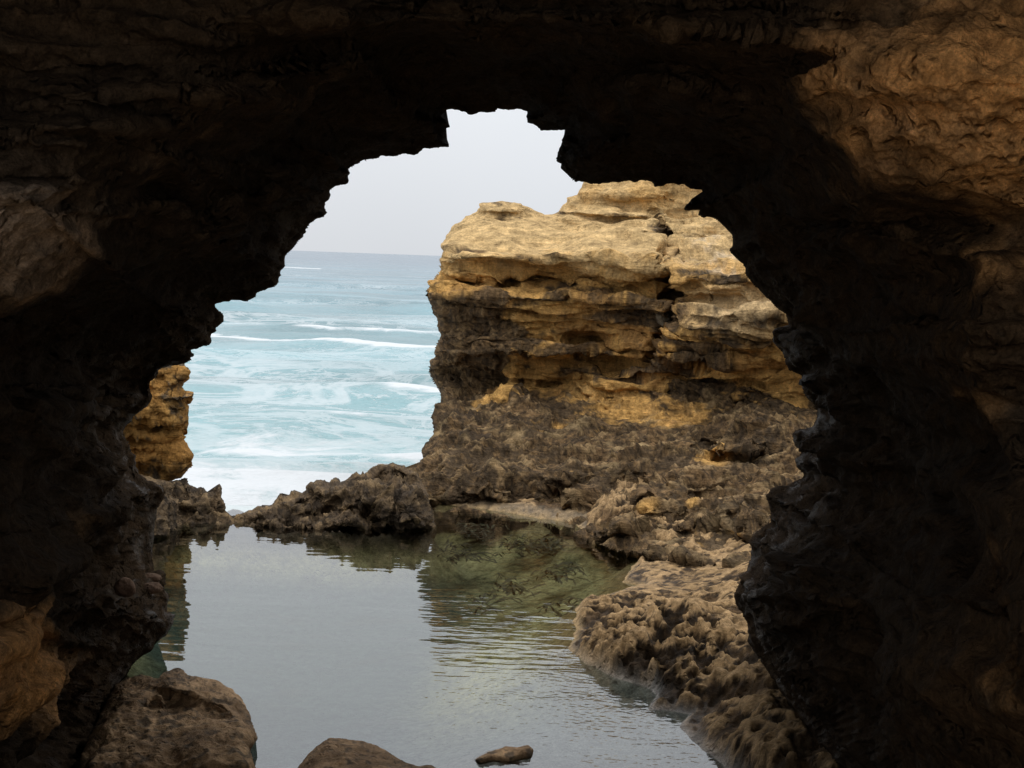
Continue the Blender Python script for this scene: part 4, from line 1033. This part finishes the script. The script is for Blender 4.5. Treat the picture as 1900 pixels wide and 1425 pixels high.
def cobble(name, label, cx, cy, w, h, tilt, seed, fwd_off, D0=None, cat='stone', group='loose stones on the cave ledge', cols=((0.14, 0.085, 0.055), (0.21, 0.13, 0.085))):
    """rounded loose stone as a displaced sphere"""
    nu, nv = 40, 24
    u = np.linspace(0, 2 * np.pi, nu, endpoint=False); v = np.linspace(0, np.pi, nv)
    U, Vv = np.meshgrid(u, v)
    S = np.stack([np.sin(Vv) * np.cos(U), np.sin(Vv) * np.sin(U), np.cos(Vv)], -1)
    D = (D0 if D0 else cave_depth_at(cx, cy)[1]) - fwd_off
    cen = at(cx, cy, D)
    k = D / PHF
    r = 1 + 0.30 * fbm(S * 1.3 + seed, 1.0, 3, seed=seed) + 0.04 * fbm(S * 5 + seed, 1.0, 3, seed=seed + 3)
    Pp = S * r[..., None] * np.array([w * k / 2, w * k * 0.42, h * k / 2])
    ca, sa = math.cos(tilt), math.sin(tilt)
    Pp = np.stack([Pp[..., 0] * ca - Pp[..., 2] * sa, Pp[..., 1], Pp[..., 0] * sa + Pp[..., 2] * ca], -1)
    Vt = (Pp + cen).reshape(-1, 3)
    q = []
    for j in range(nv - 1):
        for i in range(nu):
            q.append((j * nu + i, j * nu + (i + 1) % nu, (j + 1) * nu + (i + 1) % nu, (j + 1) * nu + i))
    n = fbm(Vt, 6, 3, seed=seed)
    C = mixc(np.array(cols[0]), np.array(cols[1]), sstep(-.3, .3, n))
    return tag(link_mesh(name, Vt, np.array(q), M_BOULDER, None, C), label, cat, group)
cobble('loose_stone', 'oval brown cobble lying on top of another on the wet ledge', 278, 1074, 42, 21, 0.05, 701, 0.10)
cobble('loose_stone', 'oval brown cobble underneath another at the ledge edge', 282, 1092, 42, 22, 0.10, 711, 0.14)
cobble('loose_stone', 'blocky brown stone on the ledge away from the stacked cobbles', 232, 1090, 40, 36, -0.3, 721, 0.12)
def stack_at(px, py):
    gx, gy = STACK_XY
    return STACK_P[np.argmin(abs(gy - py)), np.argmin(abs(gx - px))]
cobble('wedged_boulder', 'rounded grey boulder wedged in the crack of the stack', 1231, 590, 25, 31, 0.4, 731, -0.02, D0=stack_at(1231, 590)[1] , cat='boulder', group=None, cols=((0.09, 0.07, 0.05), (0.17, 0.135, 0.09)))

# seaweed lying over the bottom of the clear shallows
M_WEED = bpy.data.materials.new('seaweed'); M_WEED.use_nodes = True
pb = M_WEED.node_tree.nodes['Principled BSDF']; pb.inputs['Base Color'].default_value = (0.085, 0.066, 0.03, 1); pb.inputs['Roughness'].default_value = 0.6
def seaweed(cx, cy, rx, ry, n, seed, label):
    r = np.random.default_rng(seed); V = []; Q = []
    for k in range(n):
        a = r.random() * 6.28; q = math.sqrt(r.random())
        b = at_z(cx + rx * q * math.cos(a), cy + ry * q * math.sin(a), -0.12)
        z0 = -0.16 - 0.2 * r.random(); L_ = 0.14 + 0.28 * r.random(); th = r.normal(0.1, 0.55) + (math.pi if r.random() < .5 else 0); w = 0.010 + 0.016 * r.random()
        x, y = b[0], b[1]
        for j in range(7):
            t = j / 6; th += r.normal(0, 0.28); ww = w * (0.4 + 1.2 * t * (1 - t) * 2)
            nx_, ny_ = -math.sin(th) * ww, math.cos(th) * ww
            zz_ = z0 + 0.05 * math.sin(3.1 * t) + 0.01 * r.normal()
            V += [(x - nx_, y - ny_, zz_), (x + nx_, y + ny_, zz_ + 0.006)]
            x += math.cos(th) * L_ / 6; y += math.sin(th) * L_ / 6
            if j: m_ = len(V); Q.append((m_ - 4, m_ - 3, m_ - 1, m_ - 2))
    o = link_mesh('seaweed', np.array(V), np.array(Q), M_WEED)
    return tag(o, label, 'seaweed', 'seaweed patches in the pool')
for k, (cx, cy, rx, ry, n, lb) in enumerate([(900, 972, 60, 8, 110, 'dark seaweed patch close under the base of the stack'), (990, 1000, 60, 11, 130, 'largest dark seaweed patch in the middle of the clear water'), (1060, 984, 34, 6, 50, 'small seaweed patch beside the rubble apron'),
        (850, 1010, 34, 9, 50, 'seaweed patch next to the thick end of the reef'), (1042, 1047, 28, 6, 46, 'seaweed patch off the low pale shelf'), (950, 1072, 40, 7, 46, 'thin seaweed strands in the green middle of the pool'), (1040, 1112, 22, 5, 30, 'small seaweed patch just off the outcrop'),
        (900, 1105, 30, 5, 24, 'sparse seaweed strands nearest the sky reflection')]):
    seaweed(cx, cy, rx, ry, n, 900 + k, lb)
